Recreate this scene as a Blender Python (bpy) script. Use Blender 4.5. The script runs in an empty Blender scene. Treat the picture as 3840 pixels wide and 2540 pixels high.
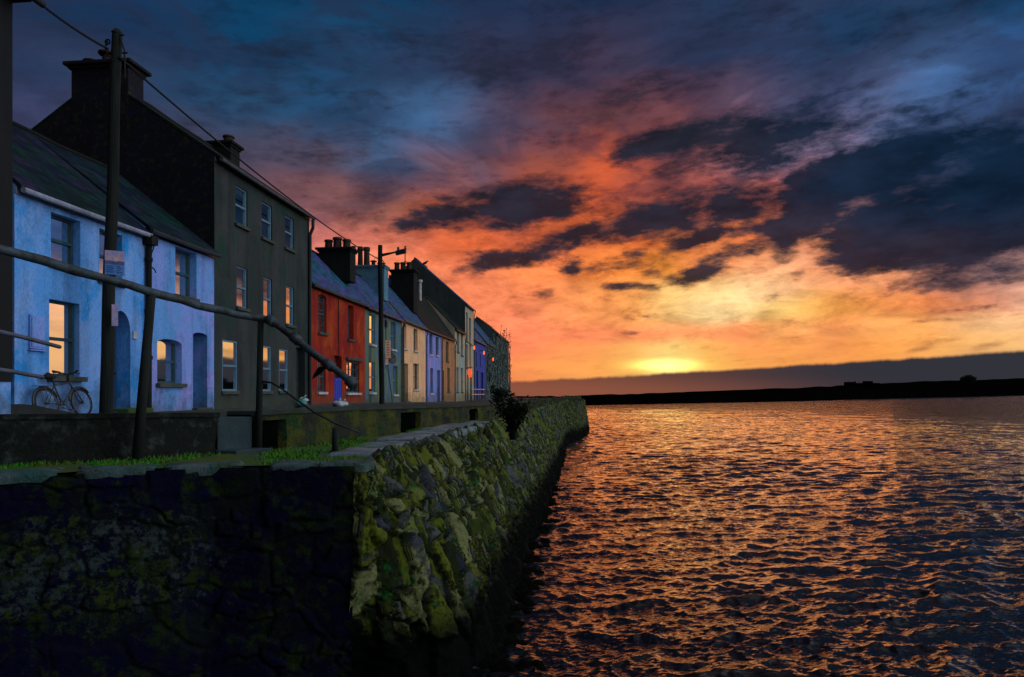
import bpy, math, random
import numpy as np
from mathutils import Vector, Matrix, noise as mnoise
random.seed(7); rng = np.random.default_rng(7)
D2R = math.radians

# ------------------------------------------------------------------ camera
SC = bpy.context.scene
COL = SC.collection
F = 1580.0; CX = 1185.5; HY = 908.0; YAW = D2R(5.96)     # measured: 24 mm lens, level horizon, rising-front shift
cd = bpy.data.cameras.new('camera'); cam = bpy.data.objects.new('camera', cd); COL.objects.link(cam)
cd.sensor_width = 36; cd.lens = F/2371*36; cd.shift_y = 124/2371; cd.clip_end = 9000; cd.clip_start = .05
cam.location = (0, 0, 0); cam.rotation_euler = (D2R(90), 0, YAW)
SC.camera = cam
SC.view_settings.view_transform = 'Standard'; SC.view_settings.look = 'None'
SC.view_settings.exposure = 0; SC.view_settings.gamma = 1
SC.render.resolution_x = 1024; SC.render.resolution_y = 677
SC.cycles.max_bounces = 6; SC.cycles.diffuse_bounces = 2; SC.cycles.glossy_bounces = 3

def pdir(x, y):
    k = (x-CX)/F
    return Vector((-math.sin(YAW)+k*math.cos(YAW), math.cos(YAW)+k*math.sin(YAW), (HY-y)/F))
def onX(x, y, X): d = pdir(x, y); return d*(X/d.x)
def onY(x, y, Y): d = pdir(x, y); return d*(Y/d.y)
def onZ(x, y, Z): d = pdir(x, y); return d*(Z/d.z)
def lin(c):
    return tuple((v/255/12.92 if v/255 <= .04045 else ((v/255+.055)/1.055)**2.4) for v in c)

# ------------------------------------------------------------------ world sky (function of direction only)
W = bpy.data.worlds.new('World'); SC.world = W; W.use_nodes = True
nt = W.node_tree; nt.nodes.clear()
class NB:
    def __init__(s, nt): s.nt = nt
    def n(s, t, **kw):
        o = s.nt.nodes.new(t)
        for k, v in kw.items(): setattr(o, k, v)
        return o
    def put(s, sock, v):
        if hasattr(v, 'is_output') or isinstance(v, bpy.types.NodeSocket): s.nt.links.new(v, sock)
        else: sock.default_value = v
    def m(s, op, a, b=0.0, c=0.0, clamp=False):
        o = s.n('ShaderNodeMath', operation=op, use_clamp=clamp)
        s.put(o.inputs[0], a); s.put(o.inputs[1], b); s.put(o.inputs[2], c); return o.outputs[0]
    def vm(s, op, a, b=(0, 0, 0), out=0):
        o = s.n('ShaderNodeVectorMath', operation=op)
        s.put(o.inputs[0], a)
        if op == 'SCALE': s.put(o.inputs['Scale'], b)
        else: s.put(o.inputs[1], b)
        return o.outputs['Value'] if out == 1 else o.outputs[0]
    def mr(s, v, a, b, c=0.0, d=1.0, kind='SMOOTHSTEP'):
        o = s.n('ShaderNodeMapRange', interpolation_type=kind)
        s.put(o.inputs[0], v)
        for i, q in enumerate((a, b, c, d)): s.put(o.inputs[1+i], q)
        return o.outputs[0]
    def mix(s, f, a, b, bt='MIX'):
        o = s.n('ShaderNodeMix', data_type='RGBA', blend_type=bt)
        s.put(o.inputs[0], f); s.put(o.inputs[6], a); s.put(o.inputs[7], b); return o.outputs[2]
    def comb(s, x, y, z=0.0):
        o = s.n('ShaderNodeCombineXYZ'); s.put(o.inputs[0], x); s.put(o.inputs[1], y); s.put(o.inputs[2], z); return o.outputs[0]
    def noise(s, vec, scale, detail=5, rough=.55, dist=0.0, color=False):
        o = s.n('ShaderNodeTexNoise'); s.put(o.inputs['Vector'], vec)
        o.inputs['Scale'].default_value = scale; o.inputs['Detail'].default_value = detail
        o.inputs['Roughness'].default_value = rough; o.inputs['Distortion'].default_value = dist
        return o.outputs['Color' if color else 'Fac']
def c4(c): return (c[0], c[1], c[2], 1)

B = NB(nt)
tc = B.n('ShaderNodeTexCoord'); sp = B.n('ShaderNodeSeparateXYZ'); nt.links.new(tc.outputs['Generated'], sp.inputs[0])
az0 = B.m('MULTIPLY', B.m('ARCTAN2', sp.outputs[0], sp.outputs[1]), 180/math.pi)
el0 = B.m('MULTIPLY', B.m('ARCSINE', sp.outputs[2]), 180/math.pi)
P0 = B.comb(az0, el0)
# ragged warp (finer towards the horizon)
wn = B.noise(B.vm('MULTIPLY', P0, (.16, .30, 1)), 1.0, 7, .62, color=True)
warp = B.vm('MULTIPLY', B.vm('SUBTRACT', wn, (.5, .5, .5)), (7.0, 3.6, 0))
wamp = B.mr(el0, 1.0, 14.0, .22, 1.0, 'LINEAR')
P = B.vm('ADD', P0, B.vm('SCALE', warp, wamp))
sP = B.n('ShaderNodeSeparateXYZ'); nt.links.new(P, sP.inputs[0]); az, el = sP.outputs[0], sP.outputs[1]

def pae(x, y):
    d = pdir(x, y).normalized()
    return math.degrees(math.atan2(d.x, d.y)), math.degrees(math.asin(d.z))
# what is seen behind the dark clouds: (x, y, sRGB) measured over the view
KP = [(40,30,(25,50,82)),(300,40,(18,52,88)),(600,30,(2,60,95)),(900,40,(4,62,98)),(1100,60,(22,50,84)),(1400,30,(28,46,76)),(1700,40,(26,54,86)),(2000,50,(28,58,92)),(2340,40,(6,58,92)),
(80,200,(42,58,92)),(400,150,(18,62,100)),(700,190,(10,72,112)),(950,180,(40,58,88)),(1250,180,(52,52,78)),(1600,160,(42,54,84)),(1900,170,(40,62,100)),(2200,210,(72,112,165)),(2360,150,(50,88,140)),
(60,280,(60,66,100)),(330,270,(62,62,82)),(560,290,(40,78,112)),(800,270,(34,80,120)),(1000,330,(62,108,155)),(900,360,(58,92,130)),(1200,330,(78,66,88)),(1400,280,(96,62,70)),
(400,350,(66,64,84)),(620,400,(78,72,92)),(760,420,(84,72,86)),(1080,365,(80,80,105)),(1250,400,(150,78,64)),(1390,390,(225,100,60)),(1500,350,(120,68,72)),(1640,430,(165,100,105)),(1850,340,(150,128,160)),(2000,300,(96,110,150)),(2200,330,(60,80,120)),(2360,330,(30,60,95)),
(700,480,(120,80,84)),(850,470,(130,82,72)),(1000,430,(150,82,62)),(1200,440,(160,84,60)),(1350,460,(190,88,55)),(1500,470,(200,95,60)),(1650,470,(225,110,78)),(1800,480,(240,120,80)),(1950,420,(120,100,120)),(2150,450,(60,65,90)),(2340,460,(60,62,88)),
(730,540,(205,115,105)),(850,560,(235,130,100)),(1000,540,(230,110,66)),(1150,540,(225,105,60)),(1300,520,(215,100,58)),(1450,560,(225,110,58)),(1560,560,(240,128,62)),(1700,540,(240,130,70)),(1850,560,(240,150,100)),(2000,600,(200,120,90)),(2340,580,(110,84,98)),
(740,600,(250,150,125)),(900,620,(250,140,98)),(1080,660,(246,134,92)),(1250,640,(250,140,80)),(1400,620,(248,138,66)),(1530,600,(252,158,62)),(1650,630,(252,150,84)),(1800,630,(252,175,130)),(1960,640,(246,160,110)),(2150,630,(190,130,110)),(2340,640,(170,130,125)),
(1180,720,(255,140,98)),(1300,720,(255,152,92)),(1450,710,(252,165,88)),(1580,700,(255,205,120)),(1690,700,(255,226,165)),(1640,692,(255,214,140)),(1780,712,(255,196,118)),(1800,720,(255,205,110)),(1950,700,(255,170,80)),(2100,700,(245,140,80)),(2250,700,(215,130,95)),(2360,680,(225,180,155)),
(1200,790,(255,136,94)),(1350,780,(255,140,92)),(1500,780,(255,150,94)),(1700,780,(255,148,92)),(1900,770,(247,150,90)),(2100,760,(245,170,95)),(2340,750,(250,195,140)),
(1200,860,(255,150,86)),(1350,845,(255,166,86)),(1450,845,(255,190,92)),(1540,845,(255,240,140)),(1640,840,(255,190,92)),(1780,830,(252,165,85)),(2000,820,(250,160,80)),(2200,800,(252,175,92)),(2350,790,(252,195,120)),
(1200,905,(150,90,70)),(1500,900,(170,95,70)),(2300,880,(110,90,90))]
K = [(*pae(x, y), *lin(c)) for x, y, c in KP]
FILL = (2.3, 2.58, 2.85)     # unseen bright sky patch added right of the view as fill for the facades
for a_, e_, s_ in ((58,10,.07),(60,30,.12),(72,6,.25),(73,25,.4),(90,8,1.25),(90,28,1.5),(88,50,1.0),(108,10,1.0),(108,30,.9),(122,12,.2),(125,35,.2),(70,50,.25)):
    K.append((a_, e_, FILL[0]*s_, FILL[1]*s_, FILL[2]*s_))
FILLDONE = True
for a_, e_, c in ((36,4,(252,190,125)),(42,3,(250,190,130)),(38,6.5,(250,185,135)),(46,6,(240,180,150)),(44,10,(60,90,140)),(38,11,(50,75,120)),(41,9,(90,100,140)),(36,10.5,(60,80,125)),(47,12,(60,90,140)),(38,18,(40,70,115)),(48,24,(60,100,160)),(42,34,(20,60,100)),
    (0,50,(20,50,90)),(0,75,(40,70,110)),(145,10,(14,20,30)),(150,50,(24,34,54)),(130,20,(30,40,60)),(180,5,(14,20,30)),(180,30,(24,34,54)),(-150,10,(14,20,30)),(-150,40,(24,34,54)),(-120,20,(24,34,54)),(-90,10,(24,34,60)),(-90,45,(26,44,80)),(-60,10,(70,60,70)),(-60,35,(30,50,90)),(-35,5,(120,80,90)),(-20,3,(230,130,90)),(90,85,(60,90,140))):
    K.append((a_, e_, *lin(c)))
K = np.array(K)
def skyc(a_, e_):
    da = (K[:,0]-a_+180) % 360-180
    s = .35+.05*max(e_, 0)                     # tighter near the horizon
    d2 = (da*.55)**2+((K[:,1]-e_))**2
    w = 1/(d2+.25*s)**2.2
    return (K[:,2:]*w[:,None]).sum(0)/w.sum()
ROWS = [0,1.2,2.2,3.4,4.8,6.4,8.2,10.2,12.4,15,18,21.5,25.5,30,38,52,88]
AZS = [-180,-120,-75,-50,-41,-36,-31,-26,-21,-16,-12,-8,-5,-2,1,4,6.9,10,13,16,19,22,25.5,29,33,38,45,58,75,95,130,180]
azn = B.mr(az, -180, 180, 0, 1, 'LINEAR')
prev = None
for i, e_ in enumerate(ROWS):
    r = B.n('ShaderNodeValToRGB'); nt.links.new(azn, r.inputs[0]); cr = r.color_ramp; cr.interpolation = 'EASE' if False else 'LINEAR'
    while len(cr.elements) < len(AZS): cr.elements.new(1.0)
    for q, a_ in enumerate(AZS):
        cr.elements[q].position = (a_+180)/360
    for q, a_ in enumerate(AZS):
        c = skyc(a_, e_)/2; cr.elements[q].color = (c[0], c[1], c[2], 1)
    if prev is None: prev = r.outputs[0]
    else: prev = B.mix(B.mr(el, ROWS[i-1], e_), prev, r.outputs[0])
base = B.vm('SCALE', prev, 2.0)
# thin streaks
th = D2R(-7)
Pr = B.comb(B.m('ADD', az0, B.m('MULTIPLY', el0, .5)), B.m('SUBTRACT', el0, B.m('MULTIPLY', az0, .10)))
st = B.noise(B.vm('MULTIPLY', Pr, (.13, .75, 1)), 1.0, 7, .6, .4)
base = B.vm('SCALE', base, B.mr(st, .3, .7, .88, 1.14, 'LINEAR'))
hz = B.noise(B.vm('MULTIPLY', Pr, (.09, .22, 1)), 1.0, 6, .62, .6)      # high thin veil, grey-mauve against blue
base = B.mix(B.m('MULTIPLY', B.mr(hz, .44, .60), B.mr(el0, 9, 17, 0, .5)), base, c4(lin((40,46,70))))
h2 = B.noise(B.vm('MULTIPLY', P0, (.28, .60, 1)), 1.0, 8, .68, .5)      # broken orange lumps under the deck
lump = B.m('MULTIPLY', B.mr(el0, 2.5, 6, 0, 1), B.mr(el0, 13, 19, 1, 0))
base = B.vm('SCALE', base, B.m('ADD', 1.0, B.m('MULTIPLY', B.mr(h2, .36, .64, -.26, .26, 'LINEAR'), lump)))
# sun glow core behind thin cloud
ga, ge = pae(1540, 846)
gm = B.n('ShaderNodeMapping', vector_type='TEXTURE'); nt.links.new(P0, gm.inputs[0]); gm.inputs[1].default_value = (ga, ge, 0); gm.inputs[3].default_value = (5.2, .95, 1)
gl = B.m('LENGTH', 0) if False else B.vm('LENGTH', gm.outputs[0], out=1)
glow = B.m('POWER', B.mr(gl, 0, 1, 1, 0), 1.6)
base = B.vm('ADD', base, B.vm('SCALE', B.comb(1.5, 1.0, .22), glow))
ga2, ge2 = pae(1700, 706); gm2 = B.n('ShaderNodeMapping', vector_type='TEXTURE'); nt.links.new(P, gm2.inputs[0]); gm2.inputs[1].default_value = (ga2, ge2, 0); gm2.inputs[2].default_value = (0, 0, .12); gm2.inputs[3].default_value = (12, 2.4, 1)
base = B.vm('ADD', base, B.vm('SCALE', B.comb(.05, .06, .05), B.m('POWER', B.mr(B.vm('LENGTH', gm2.outputs[0], out=1), 0, 1, 1, 0), 1.5)))
# dark clouds: x, y, half length, half height (photo-measured), tilt deg, weight
CL = [(1180,470,220,54,8,1.35),(960,512,170,24,13,.8),(1250,490,170,30,0,.7),(1130,608,100,26,10,1.0),(1190,590,80,26,10,.6),(1290,568,95,26,18,.9),(1400,540,90,34,8,.9),(1320,612,36,18,12,1.0),
(1500,500,80,50,10,.55),(1560,470,60,60,0,.35),(1650,320,230,70,6,1.0),(1500,345,140,40,14,.75),(1850,290,200,60,12,.6),(1760,385,120,30,15,.6),(2080,370,220,60,14,.9),
(2180,500,310,120,10,1.35),(2330,400,140,130,10,1.1),(2330,560,200,60,0,.8),(1990,550,130,60,14,1.1),(1920,430,140,55,16,.9),(1790,520,90,30,8,.8),(1700,480,60,40,30,.5),
(1660,606,90,26,22,.95),(1600,632,80,18,4,.9),(1500,628,40,14,0,.7),(1425,660,60,11,4,.9),(1500,664,50,12,-4,.7),(1580,656,50,10,0,.5),(1265,684,45,14,8,.6),(1800,590,45,42,-30,.8),(1640,545,60,22,10,.7),(1850,640,40,20,40,.5),(1460,590,30,12,0,.45),
(2150,654,130,20,6,.85),(2310,636,90,18,8,.7),(2040,625,120,20,0,.5),(2260,706,150,9,4,.45),(2200,738,160,7,3,.4),(1352,782,30,8,0,.5),(1455,769,28,7,3,.45),(2130,812,44,9,12,.8),(2300,798,60,9,10,.7),(2190,790,130,8,6,.35),(1700,835,100,3,3,.3),
(1750,430,420,110,12,.55),(1760,565,110,24,14,.5),(1600,560,90,22,16,.6),(1440,610,90,20,10,.5),(1880,480,150,50,20,.6),(1960,390,160,40,16,.6),(2120,340,300,90,14,.38),(1600,520,330,80,6,.38),(2150,600,260,60,4,.45),(1350,520,260,60,4,.3),(1950,600,120,60,10,.4),(1900,520,120,50,20,.5),(1000,120,260,60,-4,.25),(620,120,120,50,0,.3),(1250,130,220,60,10,.35),(1500,220,220,50,10,.45),(380,300,200,40,-10,.3),(720,340,150,30,-10,.25),(1300,330,90,40,10,.3)]
acc = None
for x, y, hl, hh, tl, w in CL:
    a_, e_ = pae(x, y); a2, e2 = pae(x+hl, y); a3, e3 = pae(x, y-hh)
    mp = B.n('ShaderNodeMapping', vector_type='TEXTURE'); nt.links.new(P, mp.inputs[0])
    mp.inputs[1].default_value = (a_, e_, 0); mp.inputs[2].default_value = (0, 0, D2R(tl)); mp.inputs[3].default_value = (abs(a2-a_)*1.25, abs(e3-e_)*1.45, 1)
    v = B.mr(B.vm('LENGTH', mp.outputs[0], out=1), .1, 1.0, w, 0)
    acc = v if acc is None else B.m('ADD', acc, v)
cn = B.noise(B.vm('MULTIPLY', Pr, (.19, .55, 1)), 1.0, 9, .66)
cn2 = B.noise(B.vm('MULTIPLY', Pr, (.62, 1.7, 1)), 1.0, 7, .64)
dens = B.m('ADD', B.m('MULTIPLY', acc, 1.3), B.m('MULTIPLY', B.m('SUBTRACT', cn, .5), B.mr(el0, 16, 24, 3.3, 2.2)))
dens = B.m('ADD', dens, B.m('MULTIPLY', B.m('SUBTRACT', cn2, .5), 1.9))
dens = B.m('ADD', dens, B.m('MULTIPLY', B.m('SUBTRACT', B.noise(B.vm('MULTIPLY', P0, (.07, .16, 1)), 1.0, 4, .55), .5), 1.2))
front = B.m('MULTIPLY', B.mr(az0, -45, -30), B.mr(az0, 36, 48, 1, 0))
front = B.m('MULTIPLY', front, B.mr(el0, 2.5, 6.5, .55, 1))
mask = B.m('MULTIPLY', B.m('ADD', B.m('MULTIPLY', B.mr(dens, -.12, .80), .55), B.m('MULTIPLY', B.mr(dens, .45, 1.5), .45)), front)
ccol = B.mix(B.mr(az0, 8, 22), c4(lin((30,36,50))), c4(lin((14,34,56))))
ccol = B.mix(B.mr(el0, 4, 14, .35, 0), ccol, c4(lin((86,54,50))))
ccol = B.vm('SCALE', ccol, B.mr(B.noise(B.vm('MULTIPLY', Pr, (.2, .5, 1)), 1.0, 6, .6), .38, .64, .7, 1.3, 'LINEAR'))
ccol = B.mix(B.mr(mask, .15, .75), B.vm('MULTIPLY', base, (.50, .30, .30)), ccol)
sky = B.mix(B.m('MULTIPLY', mask, .97), base, ccol)
# low cloud bank along the horizon
bn = B.noise(B.comb(az0, 0.0, 3.0), .5, 6, .6)
edge = B.m('ADD', B.m('MULTIPLY', az0, .052), B.m('ADD', 1.28, B.m('MULTIPLY', B.m('SUBTRACT', bn, .5), .5)))
edge = B.m('MULTIPLY', B.m('MINIMUM', B.m('MAXIMUM', edge, .9), 3.2), B.mr(az0, 31, 38, 1, .35))
bm = B.mr(B.m('SUBTRACT', edge, el0), -.06, .26)
bcol = B.mix(B.mr(az0, -6, 22), c4(lin((128,76,58))), c4(lin((50,50,58))))
bcol = B.mix(B.m('MULTIPLY', B.mr(el0, 0, 1.6, 1, 0), B.mr(az0, 0, 26, .6, 0)), bcol, c4(lin((150,88,66))))
sky = B.mix(bm, sky, bcol)
bg = B.n('ShaderNodeBackground'); nt.links.new(sky, bg.inputs[0]); bg.inputs[1].default_value = 1.0
wo = B.n('ShaderNodeOutputWorld'); nt.links.new(bg.outputs[0], wo.inputs[0])

# ------------------------------------------------------------------ sun (veiled by cloud, just above the bank)
sl = bpy.data.lights.new('sun', 'SUN'); so = bpy.data.objects.new('sun', sl); COL.objects.link(so)
sl.energy = .19; sl.color = (1, .30, .09); sl.angle = D2R(32)
sd = pdir(1560, 800).normalized(); so.rotation_euler = (-sd).to_track_quat('-Z', 'Y').to_euler()

# ------------------------------------------------------------------ materials
MATS = {}
def mat(name, c1, c2=None, rough=.8, scale=1.2, fine=18, bump=.25, bscale=None, metal=0.0, spec=.4, stretch=(1,1,1), c3=None, lo=.38, hi=.62, bdist=.02):
    if name in MATS: return MATS[name]
    m = bpy.data.materials.new(name); m.use_nodes = True; t = m.node_tree; t.nodes.clear(); b = NB(t)
    g = b.n('ShaderNodeNewGeometry'); pos = b.vm('MULTIPLY', g.outputs['Position'], stretch)
    c2 = c2 or tuple(v*.7 for v in c1)
    f = b.mr(b.noise(pos, scale, 6, .65), lo, hi)
    col = b.mix(f, c4(c1), c4(c2))
    if c3: col = b.mix(b.mr(b.noise(b.vm('ADD', pos, (31, 7, 5)), scale*1.7, 6, .7), .5, .66), col, c4(c3))
    fn = b.noise(pos, fine, 4, .6)
    col = b.vm('SCALE', col, b.mr(fn, .25, .75, .72, 1.25, 'LINEAR'))
    if name.endswith('limewash') or name.endswith('_render'):
        sx = b.n('ShaderNodeSeparateXYZ'); t.links.new(g.outputs['Position'], sx.inputs[0])
        sk = b.noise(b.vm('MULTIPLY', g.outputs['Position'], (2.6, 2.6, .22)), 1.0, 6, .65)          # rain streaks
        bl = b.noise(b.vm('ADD', g.outputs['Position'], (17, 3, 8)), 1.9, 8, .72)                    # damp blotches
        col = b.vm('SCALE', col, b.m('MULTIPLY', b.mr(sk, .36, .54, .78, 1.08), b.mr(bl, .34, .50, .82, 1.06)))
        col = b.mix(b.mr(b.m('ADD', sx.outputs[2], b.m('MULTIPLY', b.m('SUBTRACT', bl, .5), 3.2)), -.75, .35, .55, 0), col, c4((.05,.065,.035)))
    p = b.n('ShaderNodeBsdfPrincipled'); t.links.new(col, p.inputs['Base Color'])
    p.inputs['Roughness'].default_value = rough; p.inputs['Metallic'].default_value = metal; p.inputs['Specular IOR Level'].default_value = spec
    if bump:
        bp = b.n('ShaderNodeBump'); bp.inputs['Strength'].default_value = bump; bp.inputs['Distance'].default_value = bdist
        t.links.new(b.noise(pos, bscale or fine, 6, .65), bp.inputs['Height']); t.links.new(bp.outputs[0], p.inputs['Normal'])
    o = b.n('ShaderNodeOutputMaterial'); t.links.new(p.outputs[0], o.inputs[0]); MATS[name] = m
    return m
def emit(name, c, s):
    m = bpy.data.materials.new(name); m.use_nodes = True; p = m.node_tree.nodes['Principled BSDF']
    p.inputs['Base Color'].default_value = c4(c); p.inputs['Emission Color'].default_value = c4(c); p.inputs['Emission Strength'].default_value = s
    return m
def glass_mat():
    m = bpy.data.materials.new('window_glass'); m.use_nodes = True; t = m.node_tree; t.nodes.clear(); b = NB(t)
    g = b.n('ShaderNodeNewGeometry')
    gl_ = b.n('ShaderNodeBsdfGlossy'); gl_.inputs['Roughness'].default_value = .03; gl_.inputs['Color'].default_value = (.95, .95, .95, 1)
    bp = b.n('ShaderNodeBump'); bp.inputs['Strength'].default_value = .02; bp.inputs['Distance'].default_value = .02
    t.links.new(b.noise(g.outputs['Position'], 3.0, 2), bp.inputs['Height']); t.links.new(bp.outputs[0], gl_.inputs['Normal'])
    df = b.n('ShaderNodeBsdfDiffuse'); df.inputs['Color'].default_value = (.012, .02, .022, 1)
    mx = b.n('ShaderNodeMixShader'); mx.inputs[0].default_value = .9
    t.links.new(df.outputs[0], mx.inputs[1]); t.links.new(gl_.outputs[0], mx.inputs[2])
    o = b.n('ShaderNodeOutputMaterial'); t.links.new(mx.outputs[0], o.inputs[0]); return m
GLASS = glass_mat()
def roofmat(name, c1, c2, c3):
    m = bpy.data.materials.new(name); m.use_nodes = True; t = m.node_tree; t.nodes.clear(); b = NB(t)
    g = b.n('ShaderNodeNewGeometry'); s = b.n('ShaderNodeSeparateXYZ'); t.links.new(g.outputs['Position'], s.inputs[0])
    uv = b.comb(s.outputs[1], b.m('MULTIPLY', s.outputs[2], 1.5))
    br = b.n('ShaderNodeTexBrick'); t.links.new(uv, br.inputs[0]); br.inputs['Scale'].default_value = 1.0
    br.inputs['Brick Width'].default_value = .32; br.inputs['Row Height'].default_value = .24; br.inputs['Mortar Size'].default_value = .012
    br.inputs['Color1'].default_value = (.55,.55,.55,1); br.inputs['Color2'].default_value = (1.25,1.25,1.25,1); br.inputs['Mortar'].default_value = (.25,.25,.25,1)
    n1 = b.mr(b.noise(g.outputs['Position'], .9, 6, .65), .42, .58); n2 = b.mr(b.noise(b.vm('ADD', g.outputs['Position'], (9,3,1)), 1.3, 5, .7), .5, .62)
    col = b.mix(n2, b.mix(n1, c4(c1), c4(c2)), c4(c3)); col = b.mix(1.0, col, br.outputs[0], 'MULTIPLY')
    p = b.n('ShaderNodeBsdfPrincipled'); t.links.new(col, p.inputs['Base Color']); p.inputs['Roughness'].default_value = .75; p.inputs['Specular IOR Level'].default_value = .15
    bp = b.n('ShaderNodeBump'); bp.inputs['Strength'].default_value = .5; bp.inputs['Distance'].default_value = .02
    t.links.new(br.outputs[0], bp.inputs['Height']); t.links.new(bp.outputs[0], p.inputs['Normal'])
    o = b.n('ShaderNodeOutputMaterial'); t.links.new(p.outputs[0], o.inputs[0]); return m

# ------------------------------------------------------------------ mesh helpers
ORG = {}
def tag(o, label=None, cat=None, group=None, kind=None):
    if label: o['label'] = label
    if cat: o['category'] = cat
    if group: o['group'] = group
    if kind: o['kind'] = kind
    return o
def thing(name, loc, label, cat, group=None):
    o = bpy.data.objects.new(name, None); COL.objects.link(o); o.location = loc; o.empty_display_size = .3
    ORG[o] = Vector(loc); return tag(o, label, cat, group)
class MB:
    def __init__(s): s.v = []; s.f = []
    def add(s, vs, fs):
        n = len(s.v); s.v += [tuple(v) for v in vs]; s.f += [tuple(i+n for i in f) for f in fs]; return s
    def quad(s, a, b, c, d): return s.add([a, b, c, d], [(0,1,2,3)])
    def box(s, x0, x1, y0, y1, z0, z1):
        vs = [(x, y, z) for z in (z0, z1) for x, y in ((x0,y0),(x1,y0),(x1,y1),(x0,y1))]
        return s.add(vs, [(3,2,1,0),(4,5,6,7),(0,1,5,4),(1,2,6,5),(2,3,7,6),(3,0,4,7)])
    def prism(s, pts, off):
        n = len(pts); off = Vector(off); p = [Vector(q) for q in pts]; vs = p+[q+off for q in p]
        return s.add(vs, [tuple(range(n))[::-1], tuple(range(n, 2*n))]+[(i, (i+1) % n, n+(i+1) % n, n+i) for i in range(n)])
    def tube(s, pts, rs, n=10, cap=True):
        pts = [Vector(p) for p in pts]
        if not hasattr(rs, '__len__'): rs = [rs]*len(pts)
        base = len(s.v); up = None
        for i, p in enumerate(pts):
            d = (pts[min(i+1, len(pts)-1)]-pts[max(i-1, 0)]).normalized()
            if up is None: up = Vector((0,0,1)) if abs(d.z) < .9 else Vector((1,0,0))
            a = d.cross(up).normalized(); b_ = a.cross(d).normalized(); up = b_
            for k in range(n):
                t = 2*math.pi*k/n; s.v.append(tuple(p+(a*math.cos(t)+b_*math.sin(t))*rs[i]))
        for i in range(len(pts)-1):
            for k in range(n):
                a = base+i*n+k; b2 = base+i*n+(k+1) % n; s.f.append((a, b2, b2+n, a+n))
        if cap:
            s.f.append(tuple(base+k for k in range(n))[::-1]); s.f.append(tuple(base+(len(pts)-1)*n+k for k in range(n)))
        return s
    def ring(s, c, R, r, ax, ay, n=32, m=6):
        c = Vector(c); ax = Vector(ax); ay = Vector(ay); az_ = ax.cross(ay); base = len(s.v)
        for i in range(n):
            t = 2*math.pi*i/n; d = ax*math.cos(t)+ay*math.sin(t)
            for k in range(m):
                u = 2*math.pi*k/m; s.v.append(tuple(c+d*(R+r*math.cos(u))+az_*(r*math.sin(u))))
        for i in range(n):
            for k in range(m):
                s.f.append((base+i*m+k, base+((i+1) % n)*m+k, base+((i+1) % n)*m+(k+1) % m, base+i*m+(k+1) % m))
        return s
    def build(s, name, material, parent=None, smooth=False, bevel=0):
        me = bpy.data.meshes.new(name); o0 = ORG[parent] if parent else Vector((0,0,0))
        me.from_pydata([(v[0]-o0.x, v[1]-o0.y, v[2]-o0.z) for v in s.v], [], s.f); me.materials.append(material)
        if smooth: me.polygons.foreach_set('use_smooth', [True]*len(me.polygons))
        me.update(); o = bpy.data.objects.new(name, me); COL.objects.link(o)
        if parent: o.parent = parent; ORG[o] = o0
        else: ORG[o] = Vector((0,0,0))
        if bevel:
            b = o.modifiers.new('bevel', 'BEVEL'); b.width = bevel; b.segments = 2; b.limit_method = 'ANGLE'
        return o

FX = -12.0
def fY(x): return onX(x, 900, FX).y
def street_z(y):
    return float(np.interp(y, [10, 17.5, 37, 52, 64, 200], [-.64, -.64, -.67, -.86, -.98, -1.0]))
M_blackwood = mat('tarred_wood', (.005,.006,.005), (.013,.018,.014), .95, 2.5, 30, .5, stretch=(1,1,.15))
M_iron = mat('rusty_iron', (.06,.08,.10), (.02,.017,.014), .6, 4, 40, .5, c3=(.015,.06,.07))
M_darkmetal = mat('dark_metal', (.02,.022,.025), None, .5, 4, 40, .15)
M_gutter = mat('gutter_metal', (.035,.05,.06), None, .4, 4, 40, .1)
M_chim = mat('chimney_render', (.006,.008,.006), (.003,.004,.003), .95, 1.5, 14, .7, bdist=.05)
M_pot = mat('clay_pot', (.06,.035,.025), None, .9, 3, 30, .3)
M_sill_w = mat('sill_white', (.6,.58,.6), (.4,.4,.42), .7, 3, 30, .2)
M_sill_g = mat('sill_stone', (.08,.085,.07), (.04,.06,.05), .9, 3, 30, .4)
M_frame_w = mat('frame_pale', (.12,.24,.34), (.10,.2,.32), .6, 3, 30, .1)
M_frame_d = mat('frame_teal', (.03,.09,.12), (.02,.06,.08), .6, 3, 30, .1)
M_door_d = mat('door_dark', (.012,.012,.012), (.03,.03,.03), .7, 3, 30, .2)
M_rope = mat('cable_rubber', (.008,.008,.008), None, .7, 4, 20, 0)
R_dark = roofmat('slate_dark', (.005,.035,.03), (.005,.013,.033), (.024,.022,.055))
R_mid = roofmat('slate_violet', (.02,.12,.22), (.085,.08,.28), (.015,.12,.10))
R_moss = roofmat('slate_moss', (.008,.022,.018), (.012,.02,.022), (.012,.028,.012))

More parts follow.
